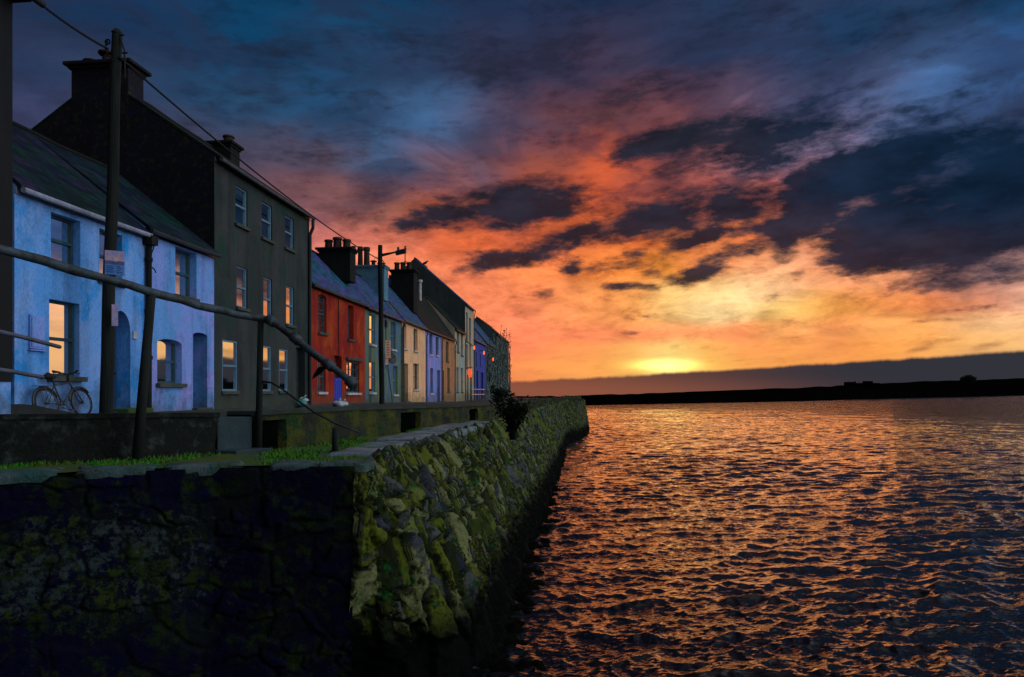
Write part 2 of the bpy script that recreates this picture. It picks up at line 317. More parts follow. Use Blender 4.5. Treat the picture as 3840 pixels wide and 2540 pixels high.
def facade(mb, X, Y0, Y1, zb, zt, holes):
    ys = sorted({Y0, Y1, *[h[0] for h in holes], *[h[1] for h in holes]}); zs = sorted({zb, zt, *[h[2] for h in holes], *[h[3] for h in holes]})
    ys = [y for y in ys if Y0 <= y <= Y1]; zs = [z for z in zs if zb <= z <= zt]
    for i in range(len(ys)-1):
        for j in range(len(zs)-1):
            cy, cz = (ys[i]+ys[i+1])/2, (zs[j]+zs[j+1])/2
            if any(h[0] < cy < h[1] and h[2] < cz < h[3] for h in holes): continue
            mb.quad((X,ys[i],zs[j]),(X,ys[i+1],zs[j]),(X,ys[i+1],zs[j+1]),(X,ys[i],zs[j+1]))
    for y0, y1, z0, z1, rc, arch in holes:
        Xi = X-rc
        mb.quad((X,y0,z0),(Xi,y0,z0),(Xi,y0,z1),(X,y0,z1)); mb.quad((X,y1,z0),(X,y1,z1),(Xi,y1,z1),(Xi,y1,z0))
        mb.quad((X,y0,z0),(X,y1,z0),(Xi,y1,z0),(Xi,y0,z0)); mb.quad((X,y0,z1),(Xi,y0,z1),(Xi,y1,z1),(X,y1,z1))
        if arch:
            n = 12; w = (y1-y0)/2; yc = (y0+y1)/2
            pts = [(yc-w*math.cos(math.pi*k/n), z1-arch+arch*math.sin(math.pi*k/n)) for k in range(n+1)]
            for (ya, za), (yb, zb_) in zip(pts, pts[1:]):
                mb.quad((X,ya,za),(X,yb,zb_),(X,yb,z1-.001),(X,ya,z1-.001)); mb.quad((X,ya,za),(Xi,ya,za),(Xi,yb,zb_),(X,yb,zb_))

def window(par, X, h, style='sash', fm=None, sm=None, sillw=.08, bars=(1,0), sill=True):
    y0, y1, z0, z1, rc, arch = h; Xi = X-rc; f = .055; fm = fm or M_frame_w
    mb = MB(); X0, X1 = Xi-.03, Xi+.05
    mb.box(X0, X1, y0, y0+f, z0, z1); mb.box(X0, X1, y1-f, y1, z0, z1); mb.box(X0, X1, y0+f, y1-f, z1-f, z1); mb.box(X0, X1, y0+f, y1-f, z0, z0+f*1.3)
    zm = (z0+z1)/2
    if style == 'sash': mb.box(X0, X1+.01, y0+f, y1-f, zm-.035, zm+.035)
    nv, nh = bars
    for k in range(1, nv): yy = y0+(y1-y0)*k/nv; mb.box(X0+.01, X1-.012, yy-.014, yy+.014, z0+f*1.3, z1-f)
    for k in range(1, nh): zz = z0+(z1-z0)*k/nh; mb.box(X0+.012, X1-.014, y0+f, y1-f, zz-.014, zz+.014)
    w = mb.build('window', fm, par)
    g = MB(); g.quad((Xi, y0+f*.5, z0+f*.5), (Xi, y1-f*.5, z0+f*.5), (Xi, y1-f*.5, z1-f*.5), (Xi, y0+f*.5, z1-f*.5)); g.build('pane', GLASS, w)
    if sill:
        s = MB(); s.box(Xi+.02, X+sillw, y0-.08, y1+.08, z0-.11, z0+.004); s.build('sill', sm or M_sill_g, w, bevel=.01)
    return w
def door(par, X, h, dm, glazed=False):
    y0, y1, z0, z1, rc, arch = h; Xi = X-rc
    mb = MB(); mb.box(Xi-.05, Xi, y0, y1, z0, z1)
    for a_, b_ in ((.08,.45),(.52,.92)):
        for c_, d_ in ((.12,.46),(.54,.88)):
            mb.box(Xi, Xi+.015, y0+(y1-y0)*c_, y0+(y1-y0)*d_, z0+(z1-z0)*a_, z0+(z1-z0)*b_)
    d = mb.build('door', dm, par)
    k = MB(); k.tube([(Xi+.01, y1-.1, z0+1.0), (Xi+.08, y1-.1, z0+1.0)], .025, 8); k.build('door_handle', M_darkmetal, d)
    st = MB(); st.box(Xi-.1, X+.18, y0-.05, y1+.05, z0-.16, z0+.02); st.build('doorstep', M_sill_g, par, bevel=.015)
    return d
def hole(x0, y0, x1, y1, rc, arch=0, X=FX):
    a = onX(x0, y0, X); b = onX(x0, y1, X); c = onX(x1, y1, X)
    return (a.y, c.y, (b.z+onX((x0+x1)/2, y1, X).z)/2, a.z, rc, arch)
def pots(par_ch, X0, X1, Y0, Y1, zt, specs):
    for fx, h, r, kind in specs:
        x = X0+(X1-X0)*fx; y = (Y0+Y1)/2; mb = MB()
        if kind == 'cowl':
            mb.tube([(x,y,zt),(x,y,zt+h*.65)], r, 12); mb.tube([(x,y,zt+h*.75),(x,y,zt+h*.85),(x,y,zt+h)], [r*1.7,r*1.8,r*.5], 12); mb.tube([(x,y,zt+h*.6),(x,y,zt+h*.8)], r*.7, 8)
        else:
            mb.tube([(x,y,zt),(x,y,zt+h*.8),(x,y,zt+h*.82),(x,y,zt+h)], [r*1.05,r*.9,r*1.15,r*1.1], 12)
        mb.build('chimney_pot', M_pot, par_ch)
def chimney(par, Y, xl, xr, ytop, zb, thick=.75, cap=.14, pt=(), m=None):
    a = onY(xl, ytop, Y); b = onY(xr, ytop, Y); zt = (a.z+b.z)/2
    mb = MB(); mb.box(a.x, b.x, Y-.003, Y+thick, zb, zt-.22); mb.box(a.x-cap*.4, b.x+cap*.4, Y-cap*.4, Y+thick+cap*.4, zt-.22, zt-.12); mb.box(a.x-cap, b.x+cap, Y-cap, Y+thick+cap, zt-.12, zt)
    c = mb.build('chimney', m or M_chim, par, bevel=.02); pots(c, a.x, b.x, Y, Y+thick, zt, pt); return c

def house(name, label, cat, px0, px1, eave, ridgeX, ridge, wm, rm, holes=(), gut=M_gutter, X=FX, sidem=None, gap=.006, over=.16, group='terraced houses along the quay', pipe=None):
    Y0, Y1 = onX(px0, 900, X).y+gap, onX(px1, 900, X).y-gap
    root = thing(name, (X, (Y0+Y1)/2, street_z((Y0+Y1)/2)), label, cat, group)
    zb = -1.6; BX = 2*ridgeX-X
    mb = MB(); facade(mb, X, Y0, Y1, zb, eave, [h[0] for h in holes]); 
    if not sidem:
        for Y in (Y0, Y1): mb.add([(X,Y,zb),(X,Y,eave),(ridgeX,Y,ridge),(BX,Y,eave),(BX,Y,zb)], [(0,1,2,3,4)])
    if not sidem: mb.quad((BX,Y0,zb),(BX,Y1,zb),(BX,Y1,eave),(BX,Y0,eave))
    mb.build('wall', wm, root)
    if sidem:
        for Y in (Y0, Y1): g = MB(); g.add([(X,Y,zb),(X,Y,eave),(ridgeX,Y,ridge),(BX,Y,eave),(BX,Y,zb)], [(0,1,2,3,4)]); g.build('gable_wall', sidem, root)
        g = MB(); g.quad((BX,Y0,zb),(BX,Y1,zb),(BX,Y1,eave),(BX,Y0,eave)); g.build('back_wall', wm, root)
    r = MB(); t = .09; sl_ = (ridge-eave)/(X-ridgeX); ox = X+over; oz = eave-sl_*over
    n = max(2, int((Y1-Y0)/.8)); 
    def sag(y): return .025*math.sin(y*1.9)+.03*mnoise.noise((0, y*.6, ridgeX))
    for i in range(n):
        ya, yb = Y0+(Y1-Y0)*i/n, Y0+(Y1-Y0)*(i+1)/n
        sa, sb = sag(ya), sag(yb)
        for (xe, ze) in ((ox, oz), (BX-over, oz)):
            A, B_, C_, D_ = (xe,ya,ze+.02), (xe,yb,ze+.02), (ridgeX,yb,ridge+.03+sb), (ridgeX,ya,ridge+.03+sa)
            r.quad(A, B_, C_, D_); r.quad(*[(p[0], p[1], p[2]+t) for p in (A, B_, C_, D_)]); r.quad(A, B_, (B_[0],B_[1],B_[2]+t), (A[0],A[1],A[2]+t))
            if i == 0: r.quad(A, D_, (D_[0],D_[1],D_[2]+t), (A[0],A[1],A[2]+t))
            if i == n-1: r.quad(B_, C_, (C_[0],C_[1],C_[2]+t), (B_[0],B_[1],B_[2]+t))
    ro = r.build('roof', rm, root)
    rt = MB(); rt.tube([(ridgeX, Y0+(Y1-Y0)*i/n, ridge+.12+sag(Y0+(Y1-Y0)*i/n)) for i in range(n+1)], .09, 8); rt.build('ridge_tiles', M_chim, ro)
    g = MB(); g.tube([(ox+.04, Y0, oz-.0), (ox+.04, (Y0+Y1)/2, oz-.015), (ox+.04, Y1, oz)], .065, 8); g.box(X+.002, X+.03, Y0, Y1, eave-.2, eave-.04); g.build('gutter', gut, root)
    if pipe is not None:
        for side in pipe:
            yy = Y0+.14 if side == 0 else Y1-.14
            g = MB(); g.tube([(ox+.04,yy,oz-.05),(ox+.02,yy,oz-.2),(X+.08,yy,oz-.45),(X+.08,yy,street_z(yy)+.1),(X+.2,yy,street_z(yy)+.02)], .045, 8)
            for q in range(3): zz = oz-1-(oz+.4)*q/3; g.tube([(X+.08,yy,zz),(X+.08,yy,zz+.08)], .06, 8)
            g.build('downpipe', gut, root)
    for h, typ, kw in holes:
        if typ == 'w': window(root, X, h, **kw)
        elif typ == 'd': door(root, X, h, **kw)
    return root, Y0, Y1

# ================================================================== ground, street, platform
def sheet(name, m, fn, us, vs, kind='structure'):
    nu, nv = len(us), len(vs); v = [fn(u, w) for u in us for w in vs]
    f = [(i*nv+j, (i+1)*nv+j, (i+1)*nv+j+1, i*nv+j+1) for i in range(nu-1) for j in range(nv-1)]
    mb = MB(); mb.add(v, f); o = mb.build(name, m, smooth=True); o['kind'] = kind; return o
M_road = mat('road_asphalt', (.02,.024,.024), (.03,.03,.028), .9, 1.5, 40, .5)
ZP = -1.15; ZW = -4.8
# retaining wall line (plan) between street and lower quay
WL = [onZ(x, y, ZP) for x, y in ((-420,1094),(0,1080),(300,1066),(500,1052),(600,1045),(770,1024),(940,1001),(1060,984),(1180,963))]
WLY = [p.y for p in WL]+[60, 85, 112]; WLX = [p.x for p in WL]+[-3.6, -3.0, -3.0]
def wallx(y): return float(np.interp(y, WLY, WLX))
def wallz(y): return float(np.interp(y, [8, 12, 16, 24, 36, 60, 112], [-.33, -.37, -.36, -.45, -.52, -.72, -.9]))
ys = np.linspace(6, 118, 113)
sheet('street', M_road, lambda y, u: (-13.5+(wallx(y)-.25+13.5)*u, y, street_z(y)+.02*mnoise.noise((y*.3, u*4, 0))), ys, np.linspace(0, 1, 8))
M_pave = mat('pavement_concrete', (.035,.045,.042), (.022,.03,.024), .9, 1.2, 30, .4, c3=(.02,.032,.008))
sheet('pavement', M_pave, lambda y, u: (-13.4+2.0*u/.9 if u < .95 else -11.38, y, street_z(y)+(-.02 if u > .95 else .09)), ys, [0, .5, .9, 1.0])
def ramp_top(y): return street_z(y)+.09+float(np.interp(y, [13.2, 14.9], [.30, .004]))
sheet('ramp', M_oldwall if False else mat('ramp_concrete', (.02,.025,.025), (.012,.014,.012), .9, 2, 20, .5), lambda y, u: (-12.3+.7*u/.9 if u < .95 else -11.59, y, ramp_top(y) if u < .95 else street_z(y)), np.linspace(8, 14.9, 24), [0, .9, 1.0])

M_olive = mat('mossy_masonry', (.075,.078,.004), (.018,.022,.016), .95, 1.5, 16, 1.0, c3=(.008,.05,.006), bdist=.08)
M_oldwall = mat('dark_masonry', (.003,.004,.0035), (.006,.008,.005), .95, 2.2, 12, .9, c3=(.03,.04,.035), bdist=.05)
M_grass = mat('moss_grass', (.02,.11,.005), (.07,.09,.004), .95, 1.3, 25, .6, c3=(.03,.07,.06))
M_slab = mat('weathered_limestone', (.25,.25,.28), (.11,.17,.18), .85, 1.6, 22, .9, c3=(.04,.09,.02), bdist=.03)
M_recess = mat('recess_shade_black', (.0015,.002,.002), (.003,.004,.003), 1.0, 3, 20, .5, spec=0)  # near-black colour stands in for the shade inside the wall openings
# retaining wall in three runs with its openings
def wall_run(name, label, y0, y1, m, gaps=(), cap=None):
    root = thing(name, (wallx((y0+y1)/2), (y0+y1)/2, ZP), label, 'wall', 'retaining walls between street and lower quay')
    mb = MB(); cp = MB(); n = int((y1-y0)/.16)+1; Y = [y0+(y1-y0)*i/n for i in range(n+1)]; zs_ = np.linspace(0, 1, 9)
    def pt(y, w):
        zt = wallz(y)-.07; z = ZP-.25+(zt-ZP+.25)*w; q = mnoise.noise((y*2.2, z*3.5, 4))*.045+mnoise.noise((y*7, z*9, 1))*.02
        ins = 0
        for a_, b_ in gaps:
            if a_ < y < b_ and w < .86: ins = 1.8
        return (wallx(y)+q-ins, y, z)
    vs = [pt(y, w) for y in Y for w in zs_]; nv = len(zs_)
    mb.add(vs, [(i*nv+j, (i+1)*nv+j, (i+1)*nv+j+1, i*nv+j+1) for i in range(n) for j in range(nv-1)])
    for ye in (y0, y1):
        x = wallx(ye); mb.quad((x,ye,ZP-.25),(x-.5,ye,ZP-.25),(x-.5,ye,wallz(ye)-.07),(x,ye,wallz(ye)-.07))
    mb.build('masonry', m, root)
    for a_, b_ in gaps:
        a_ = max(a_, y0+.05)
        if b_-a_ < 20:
            g = MB(); g.prism([(wallx(a_)-.10,a_+.02,ZP-.2),(wallx(b_)-.10,b_-.02,ZP-.2),(wallx(b_)-.10,b_-.02,wallz(b_)-.2),(wallx(a_)-.10,a_+.02,wallz(a_)-.2)], (-.06,0,0)); g.build('recess_shade_panel', M_recess, root)  # panel added so the opening looks shaded
    for i in range(n):
        ya, yb = Y[i], Y[i+1]; xa, xb = wallx(ya), wallx(yb); za, zb = [wallz(q)+.012*mnoise.noise((q*1.3, 2, 2)) for q in (ya, yb)]
        A = [(xa+.05,ya,za-.08),(xa+.05,ya,za),(xa-.5,ya,za),(xa-.5,ya,za-.6)]; Bq = [(xb+.05,yb,zb-.08),(xb+.05,yb,zb),(xb-.5,yb,zb),(xb-.5,yb,zb-.6)]
        for q in range(3): cp.quad(A[q], Bq[q], Bq[q+1], A[q+1])
        cp.quad(A[0], (xa-.02,ya,za-.08), (xb-.02,yb,zb-.08), Bq[0])
        if i in (0, n-1): cp.add(A if i == 0 else Bq, [(0,1,2,3)])
    cp.build('coping', cap or M_pave, root); return root
def wyp(x):           # y on the wall line seen at pixel column x
    lo, hi = 6.0, 60.0
    for _ in range(40):
        md = (lo+hi)/2; k = pdir(x, 900); 
        if k.x/k.y*md > wallx(md): lo = md
        else: hi = md
    return lo
y505, y580 = wyp(503), wyp(582)
wall_run('retaining_wall', 'low dark stone wall below the blue-tinted houses, left of the pale concrete panel', 7.2, y505, M_oldwall, cap=M_oldwall)
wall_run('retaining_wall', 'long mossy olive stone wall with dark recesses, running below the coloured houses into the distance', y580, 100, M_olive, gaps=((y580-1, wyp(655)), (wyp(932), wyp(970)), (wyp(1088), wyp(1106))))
M_conc = mat('pale_concrete', (.035,.065,.07), (.025,.045,.055), .85, 1.5, 20, .3)
rt_ = thing('concrete_steps', (wallx((y505+y580)/2), (y505+y580)/2, ZP), 'smooth pale grey concrete block filling the gap in the dark quay wall', 'steps')
mb = MB(); xw = [wallx(y505), wallx(y580)]
mb.prism([(xw[0]+.02,y505,ZP-.2),(xw[1]+.02,y580,ZP-.2),(xw[1]-.6,y580,ZP-.2),(xw[0]-.6,y505,ZP-.2)], (0,0,wallz(12)-.1-ZP+.2)); mb.build('riser', M_conc, rt_, bevel=.02)
mb = MB(); mb.prism([(xw[0]+.4,y505-.05,ZP-.2),(xw[1]+.4,y580,ZP-.2),(xw[1]-.02,y580,ZP-.2),(xw[0]-.02,y505-.05,ZP-.2)], (0,0,.28)); mb.build('tread', M_conc, rt_, bevel=.02)

# quay edge and foot lines
TY = [10.56,14,17,20,23.4,30,36,60,68,72,80,92]; TX = [-3.74,-3.7,-3.72,-3.6,-3.42,-3.3,-3.2,-2.6,-2.2,-.9,-.05,-.3]
FYs = [10.56,10.8,11.3,12.2,14,18.4,28,44,66,71,82.4,92]; FXs = [-3.72,-2.8,-2.0,-1.6,-1.5,-1.62,-1.5,-1.4,-1.6,-.4,.62,.4]
FRONT = [onZ(x, y, ZP) for x, y in ((-260,1118),(0,1100),(250,1090),(500,1080),(815,1076))]
def fronty(x): return float(np.interp(x, [p.x for p in FRONT], [p.y for p in FRONT]))
def platz(x, y):
    return ZP+.03*mnoise.noise((x*.8, y*.5, 0))+.02*mnoise.noise((x*3, y*2, 5))+(.30*max(0, min(1, (y-36)/26)) * (.5+.9*abs(mnoise.noise((x*.7, y*.35, 3)))) if y > 36 else 0)
def py(y, u):
    xr = float(np.interp(y, TY, TX)) if y >= 10.56 else None
    xl = wallx(y)-.35
    if xr is None: xr = float(np.interp(y, [p.y for p in FRONT], [p.x for p in FRONT]))
    x = xl+(xr-xl)*u; return (x, y, platz(x, y))
yy = list(np.linspace(8.4, 10.56, 14))+list(10.56+(92-10.56)*np.linspace(0, 1, 190)[1:]**1.6)
sheet('quay_platform', M_grass, py, yy, np.linspace(0, 1, 22))

# ------------------------------------------------------------------ quay wall of rough stones (true relief)
def stones_mat(name, wetz=-3.75):
    m = bpy.data.materials.new(name); m.use_nodes = True; t = m.node_tree; t.nodes.clear(); b = NB(t)
    a1 = b.n('ShaderNodeAttribute', attribute_name='stone'); a2 = b.n('ShaderNodeAttribute', attribute_name='joint'); g = b.n('ShaderNodeNewGeometry')
    r = b.n('ShaderNodeValToRGB'); t.links.new(a1.outputs['Fac'], r.inputs[0]); cr = r.color_ramp; cr.interpolation = 'CONSTANT'
    cols = [(.07,.085,.008),(.015,.02,.008),(.10,.115,.012),(.02,.024,.035),(.13,.15,.035),(.035,.05,.008),(.17,.18,.07),(.02,.03,.012),(.08,.09,.085),(.10,.12,.012)]
    while len(cr.elements) < len(cols): cr.elements.new(1)
    for i, c in enumerate(cols): cr.elements[i].position = i/len(cols); cr.elements[i].color = c4(c)
    n1 = b.noise(g.outputs['Position'], 3.2, 7, .7); n2 = b.noise(g.outputs['Position'], 1.1, 6, .65); n3 = b.noise(g.outputs['Position'], 24, 5, .7)
    col = b.mix(b.mr(n1, .50, .60), r.outputs[0], c4((.016,.024,.005)))
    col = b.mix(b.mr(n2, .56, .64), col, c4((.05,.055,.065)))
    col = b.mix(b.mr(b.noise(b.vm('ADD', g.outputs['Position'], (5,5,5)), 1.9, 6, .7), .60, .66), col, c4((.01,.10,.02)))
    col = b.mix(b.m('MULTIPLY', a2.outputs['Fac'], .9), col, c4((.006,.008,.006)))
    s = b.n('ShaderNodeSeparateXYZ'); t.links.new(g.outputs['Position'], s.inputs[0])
    weed = b.mr(b.m('ADD', s.outputs[2], b.m('MULTIPLY', b.m('SUBTRACT', n1, .5), 2.4)), wetz-.35, wetz+.35, 1, 0)     # tidal weed line
    col = b.mix(weed, col, c4((.0015,.002,.0015))); col = b.vm('SCALE', col, b.mr(n3, .25, .75, .5, 1.4, 'LINEAR'))
    p = b.n('ShaderNodeBsdfPrincipled'); t.links.new(col, p.inputs['Base Color']); p.inputs['Roughness'].default_value = .8
    p.inputs['Specular IOR Level'].default_value = .06
    bp = b.n('ShaderNodeBump'); bp.inputs['Strength'].default_value = .9; bp.inputs['Distance'].default_value = .05
    t.links.new(b.noise(g.outputs['Position'], 9, 8, .7), bp.inputs['Height']); t.links.new(bp.outputs[0], p.inputs['Normal'])
    o = b.n('ShaderNodeOutputMaterial'); t.links.new(p.outputs[0], o.inputs[0]); return m
def voro(S, T, cs, ct, seed, shear=0.0):
    """F1, F2-F1 and a per-cell random of a jittered cell pattern, numpy"""
    s = S/cs+shear*T/ct; t = T/ct; i0 = np.floor(s).astype(int); j0 = np.floor(t).astype(int)
    f1 = np.full(s.shape, 9.0); f2 = np.full(s.shape, 9.0); idv = np.zeros(s.shape); tilt = np.zeros(s.shape)
    def h(i, j, k): v = np.sin(i*127.1+j*311.7+k*74.7+seed)*43758.5453; return v-np.floor(v)
    for di in (-1,0,1):
        for dj in (-1,0,1):
            i, j = i0+di, j0+dj; px, pt_ = i+.12+.76*h(i,j,1), j+.12+.76*h(i,j,2)
            d = (np.abs(s-px)**2.6+np.abs(t-pt_)**2.6)**(1/2.6)
            m_ = d < f1; f2 = np.where(m_, f1, np.minimum(f2, d)); idv = np.where(m_, h(i,j,3), idv); tilt = np.where(m_, (s-px)*(h(i,j,4)-.5)+(t-pt_)*(h(i,j,5)-.5), tilt); f1 = np.where(m_, d, f1)
    return f1, f2-f1, idv, tilt
def vnoise(S, T, sc, seed): 
    return np.array([mnoise.noise((a*sc, b_*sc, seed)) for a, b_ in zip(S.ravel(), T.ravel())]).reshape(S.shape)
def relief(name, P, N, S, T, m, cs, ct, depth, seed, shear=0, parent=None):
    ws = vnoise(S, T, 1.1, seed)*.16+vnoise(S, T, 7, seed+3)*.05; wt = vnoise(S, T, 1.1, seed+9)*.3+vnoise(S, T, 7, seed+4)*.06
    f1, e, idv, tl = voro(S+ws, T+wt, cs, ct, seed, shear)
    g1, g2, g3, g4 = voro(S+ws*.6, T+wt*.6, cs*.5, ct*.42, seed+5, -shear*.6); sel = vnoise(S, T, .75, seed+20) > .08
    f1 = np.where(sel, g1, f1); e = np.where(sel, g2*.8, e); idv = np.where(sel, g3, idv); tl = np.where(sel, g4, tl)
    joint = 1-np.clip(e/.13, 0, 1)
    hgt = (1-joint**2)*(.30+.70*idv+1.5*tl)+vnoise(S, T, 3.1, seed+2)*.12+vnoise(S, T, 9, seed+7)*.13+vnoise(S, T, 19, seed+8)*.06
    V = P+N*(depth*hgt)[..., None]
    nu, nv = S.shape; vs = V.reshape(-1, 3); idx = np.arange(nu*nv).reshape(nu, nv)
    fs = np.stack([idx[:-1,:-1], idx[1:,:-1], idx[1:,1:], idx[:-1,1:]], -1).reshape(-1, 4)
    me = bpy.data.meshes.new(name); me.from_pydata(vs.tolist(), [], fs.tolist()); me.materials.append(m)
    for nm, ar in (('stone', idv), ('joint', joint)):
        a = me.attributes.new(nm, 'FLOAT', 'POINT'); a.data.foreach_set('value', ar.ravel().astype(np.float32))
    me.polygons.foreach_set('use_smooth', [True]*len(me.polygons)); me.update()
    o = bpy.data.objects.new(name, me); COL.objects.link(o); 
    if parent: o.parent = parent; me.transform(Matrix.Translation(-ORG[parent]))
    return o
M_stones = stones_mat('quay_stones')
quay = thing('quay_wall', (-3.6, 10.56, ZP), 'old rough stone quay wall with mossy sloping seaward face and dark end face above the water', 'quay wall')
Yg = 10.56+(92-10.56)*np.linspace(0, 1, 900)**2.0; Tg = np.linspace(0, 1, 150)
Yg = np.concatenate([np.linspace(10.56, 12.6, 90)[:-1], Yg[Yg > 12.6]])
S, T = np.meshgrid(Yg, Tg, indexing='ij')
xt = np.interp(S, TY, TX); xf = np.interp(S, FYs, FXs)
zt = np.interp(S, [10, 36, 60, 92], [ZP-.03, ZP-.03, ZP+.1, ZP+.2]); zf = -5.3
tt = T*(5.3-1.15)
ease = T**.85
Px = xt+(xf-xt)*ease; Pz = zt+(zf-zt)*T; Py = S
P_ = np.stack([Px, Py, Pz], -1)
du = np.gradient(P_, axis=0); dv = np.gradient(P_, axis=1); N_ = np.cross(dv, du); N_ /= np.linalg.norm(N_, axis=-1, keepdims=True)+1e-9
if N_[..., 0].mean() < 0: N_ = -N_
arc = np.cumsum(np.linalg.norm(np.diff(P_[:, 75], axis=0, prepend=P_[:1, 75]), axis=-1))
relief('seaward_face', P_, N_, np.repeat(arc[:, None], len(Tg), 1), tt, M_stones, .36, .74, .26, 3.7, shear=.30, parent=quay)
# end face towards the viewer
M_dark = mat('wet_black_stone', (.006,.007,.016), (.010,.013,.010), .8, 1.0, 10, .9, c3=(.02,.024,.012), bdist=.06)
M_lichen = None
def end_mat():
    m = bpy.data.materials.new('end_stone'); m.use_nodes = True; t = m.node_tree; t.nodes.clear(); b = NB(t)
    g = b.n('ShaderNodeNewGeometry'); a2 = b.n('ShaderNodeAttribute', attribute_name='joint')
    n1 = b.noise(g.outputs['Position'], 1.2, 7, .65); n2 = b.noise(b.vm('ADD', g.outputs['Position'], (3,1,9)), 2.2, 8, .75)
    col = b.mix(b.mr(n1, .46, .6), c4((.0016,.0018,.018)), c4((.006,.009,.010)))
    col = b.mix(b.mr(n2, .5, .62), col, c4((.014,.028,.004)))
    # patch of pale lichen on the left half
    vm_ = b.vm('SUBTRACT', g.outputs['Position'], (-7.0, 9.9, -2.6)); vm_ = b.vm('MULTIPLY', vm_, (.5, 0, .95)); d = b.vm('LENGTH', vm_, out=1)
    patch = b.m('MULTIPLY', b.mr(b.m('ADD', d, b.m('MULTIPLY', b.m('SUBTRACT', n2, .5), 2.2)), .55, .8, 1, 0), b.mr(b.noise(g.outputs['Position'], 7, 6, .8), .47, .56))
    col = b.mix(patch, col, b.mix(b.mr(b.noise(g.outputs['Position'], 1.7, 5, .6), .48, .56), c4((.034,.05,.05)), c4((.028,.045,.007))))
    col = b.mix(b.m('MULTIPLY', a2.outputs['Fac'], .7), col, c4((.004,.004,.006)))
    p = b.n('ShaderNodeBsdfPrincipled'); t.links.new(col, p.inputs['Base Color']); p.inputs['Roughness'].default_value = .9; p.inputs['Specular IOR Level'].default_value = .1
    bp = b.n('ShaderNodeBump'); bp.inputs['Strength'].default_value = .8; bp.inputs['Distance'].default_value = .05
    t.links.new(b.noise(g.outputs['Position'], 10, 8, .7), bp.inputs['Height']); t.links.new(bp.outputs[0], p.inputs['Normal'])
    o = b.n('ShaderNodeOutputMaterial'); t.links.new(p.outputs[0], o.inputs[0]); return m
Xs = np.linspace(-12.5, -3.60, 300); Tv = np.linspace(0, 1, 150); S, T = np.meshgrid(Xs, Tv, indexing='ij')
yf = np.interp(S, [p.x for p in FRONT], [p.y for p in FRONT]); P_ = np.stack([S, yf-.10*T, ZP-.02-4.2*T], -1); N_ = np.zeros_like(P_); N_[..., 1] = -1
relief('end_face', P_, N_, S, T*4.2, end_mat(), .95, .62, .07, 8.1, parent=quay)

# coping stones along the quay edge, each a thing
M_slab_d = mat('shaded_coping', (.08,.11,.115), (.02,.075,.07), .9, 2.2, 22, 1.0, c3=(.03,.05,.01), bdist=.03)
M_moss2 = mat('moss_patch', (.03,.085,.01), (.05,.06,.01), .95, 3, 30, .6)
def slab(cx, cy, L, Wd, H, ang, z, label, seedv, m=None):
    n = 14; mbb = MB(); pts = []
    for lay, (sc_, zz) in enumerate(((.93, -H), (1.0, -H*.45), (.985, -.02), (.90, 0.0))):
        for k in range(n*2):
            t = 2*math.pi*k/(n*2); c, s = math.cos(t), math.sin(t); q = .42
            x = math.copysign(abs(c)**q, c)*L/2*sc_; y = math.copysign(abs(s)**q, s)*Wd/2*sc_
            w = 1+.26*mnoise.noise((c*1.9+seedv, s*1.9, lay*.15))+.07*mnoise.noise((c*6+seedv, s*6, lay*.4)); x *= w; y *= w
            pts.append((cx+x*math.cos(ang)-y*math.sin(ang), cy+x*math.sin(ang)+y*math.cos(ang), z+zz+.03*mnoise.noise((x*2+seedv, y*2, lay))))
    m2 = n*2; fs = [(l*m2+k, l*m2+(k+1) % m2, (l+1)*m2+(k+1) % m2, (l+1)*m2+k) for l in range(3) for k in range(m2)]
    pts.append((cx, cy, z+.015)); fs += [(3*m2+k, 3*m2+(k+1) % m2, 4*m2) for k in range(m2)]
    mbb.add(pts, fs); o = mbb.build('coping_stone', m or M_slab, smooth=True); tag(o, label, 'coping stone', 'coping stones on the quay edge'); return o
FL = [(120,230,'pale flat coping stone at the far left end of the quay edge'),(295,455,'broad grey-blue coping stone right of the leaning rusty post')]
def fr(px_, w):
    a = onZ(px_, 1085, ZP); x = a.x; return x
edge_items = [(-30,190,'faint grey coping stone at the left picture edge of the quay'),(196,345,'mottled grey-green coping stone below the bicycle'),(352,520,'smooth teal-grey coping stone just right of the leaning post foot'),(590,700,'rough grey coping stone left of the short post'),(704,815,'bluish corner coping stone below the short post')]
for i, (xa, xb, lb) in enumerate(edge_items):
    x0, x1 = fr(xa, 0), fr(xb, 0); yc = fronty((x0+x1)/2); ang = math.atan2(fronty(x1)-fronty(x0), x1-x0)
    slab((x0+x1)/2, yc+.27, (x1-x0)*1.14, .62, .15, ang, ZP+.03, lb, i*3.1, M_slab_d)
EL = ['thick grey coping stone on the seaward edge next to the corner', 'second coping stone from the corner on the seaward edge', 'long pale coping stone midway along the seaward edge', 'pinkish-grey coping stone standing proud of the seaward edge', 'wide light coping stone before the gap in the edge','narrow coping stone just in front of the dark shrub']
yc = 11.7
for i in range(6):
    L = [1.5,1.7,2.3,2.6,2.7,2.0][i]; a = float(np.interp(yc+L/2, TY, TX))
    slab(a-.42+.08*math.sin(i*5), yc+L/2, L*.97, [.95,.9,1.15,1.3,1.25,.9][i], .26, 1.57, ZP+[.06,.05,.09,.10,.11,.07][i], EL[i], 20+i*2.7)
    yc += L+(.05 if i != 4 else .8)
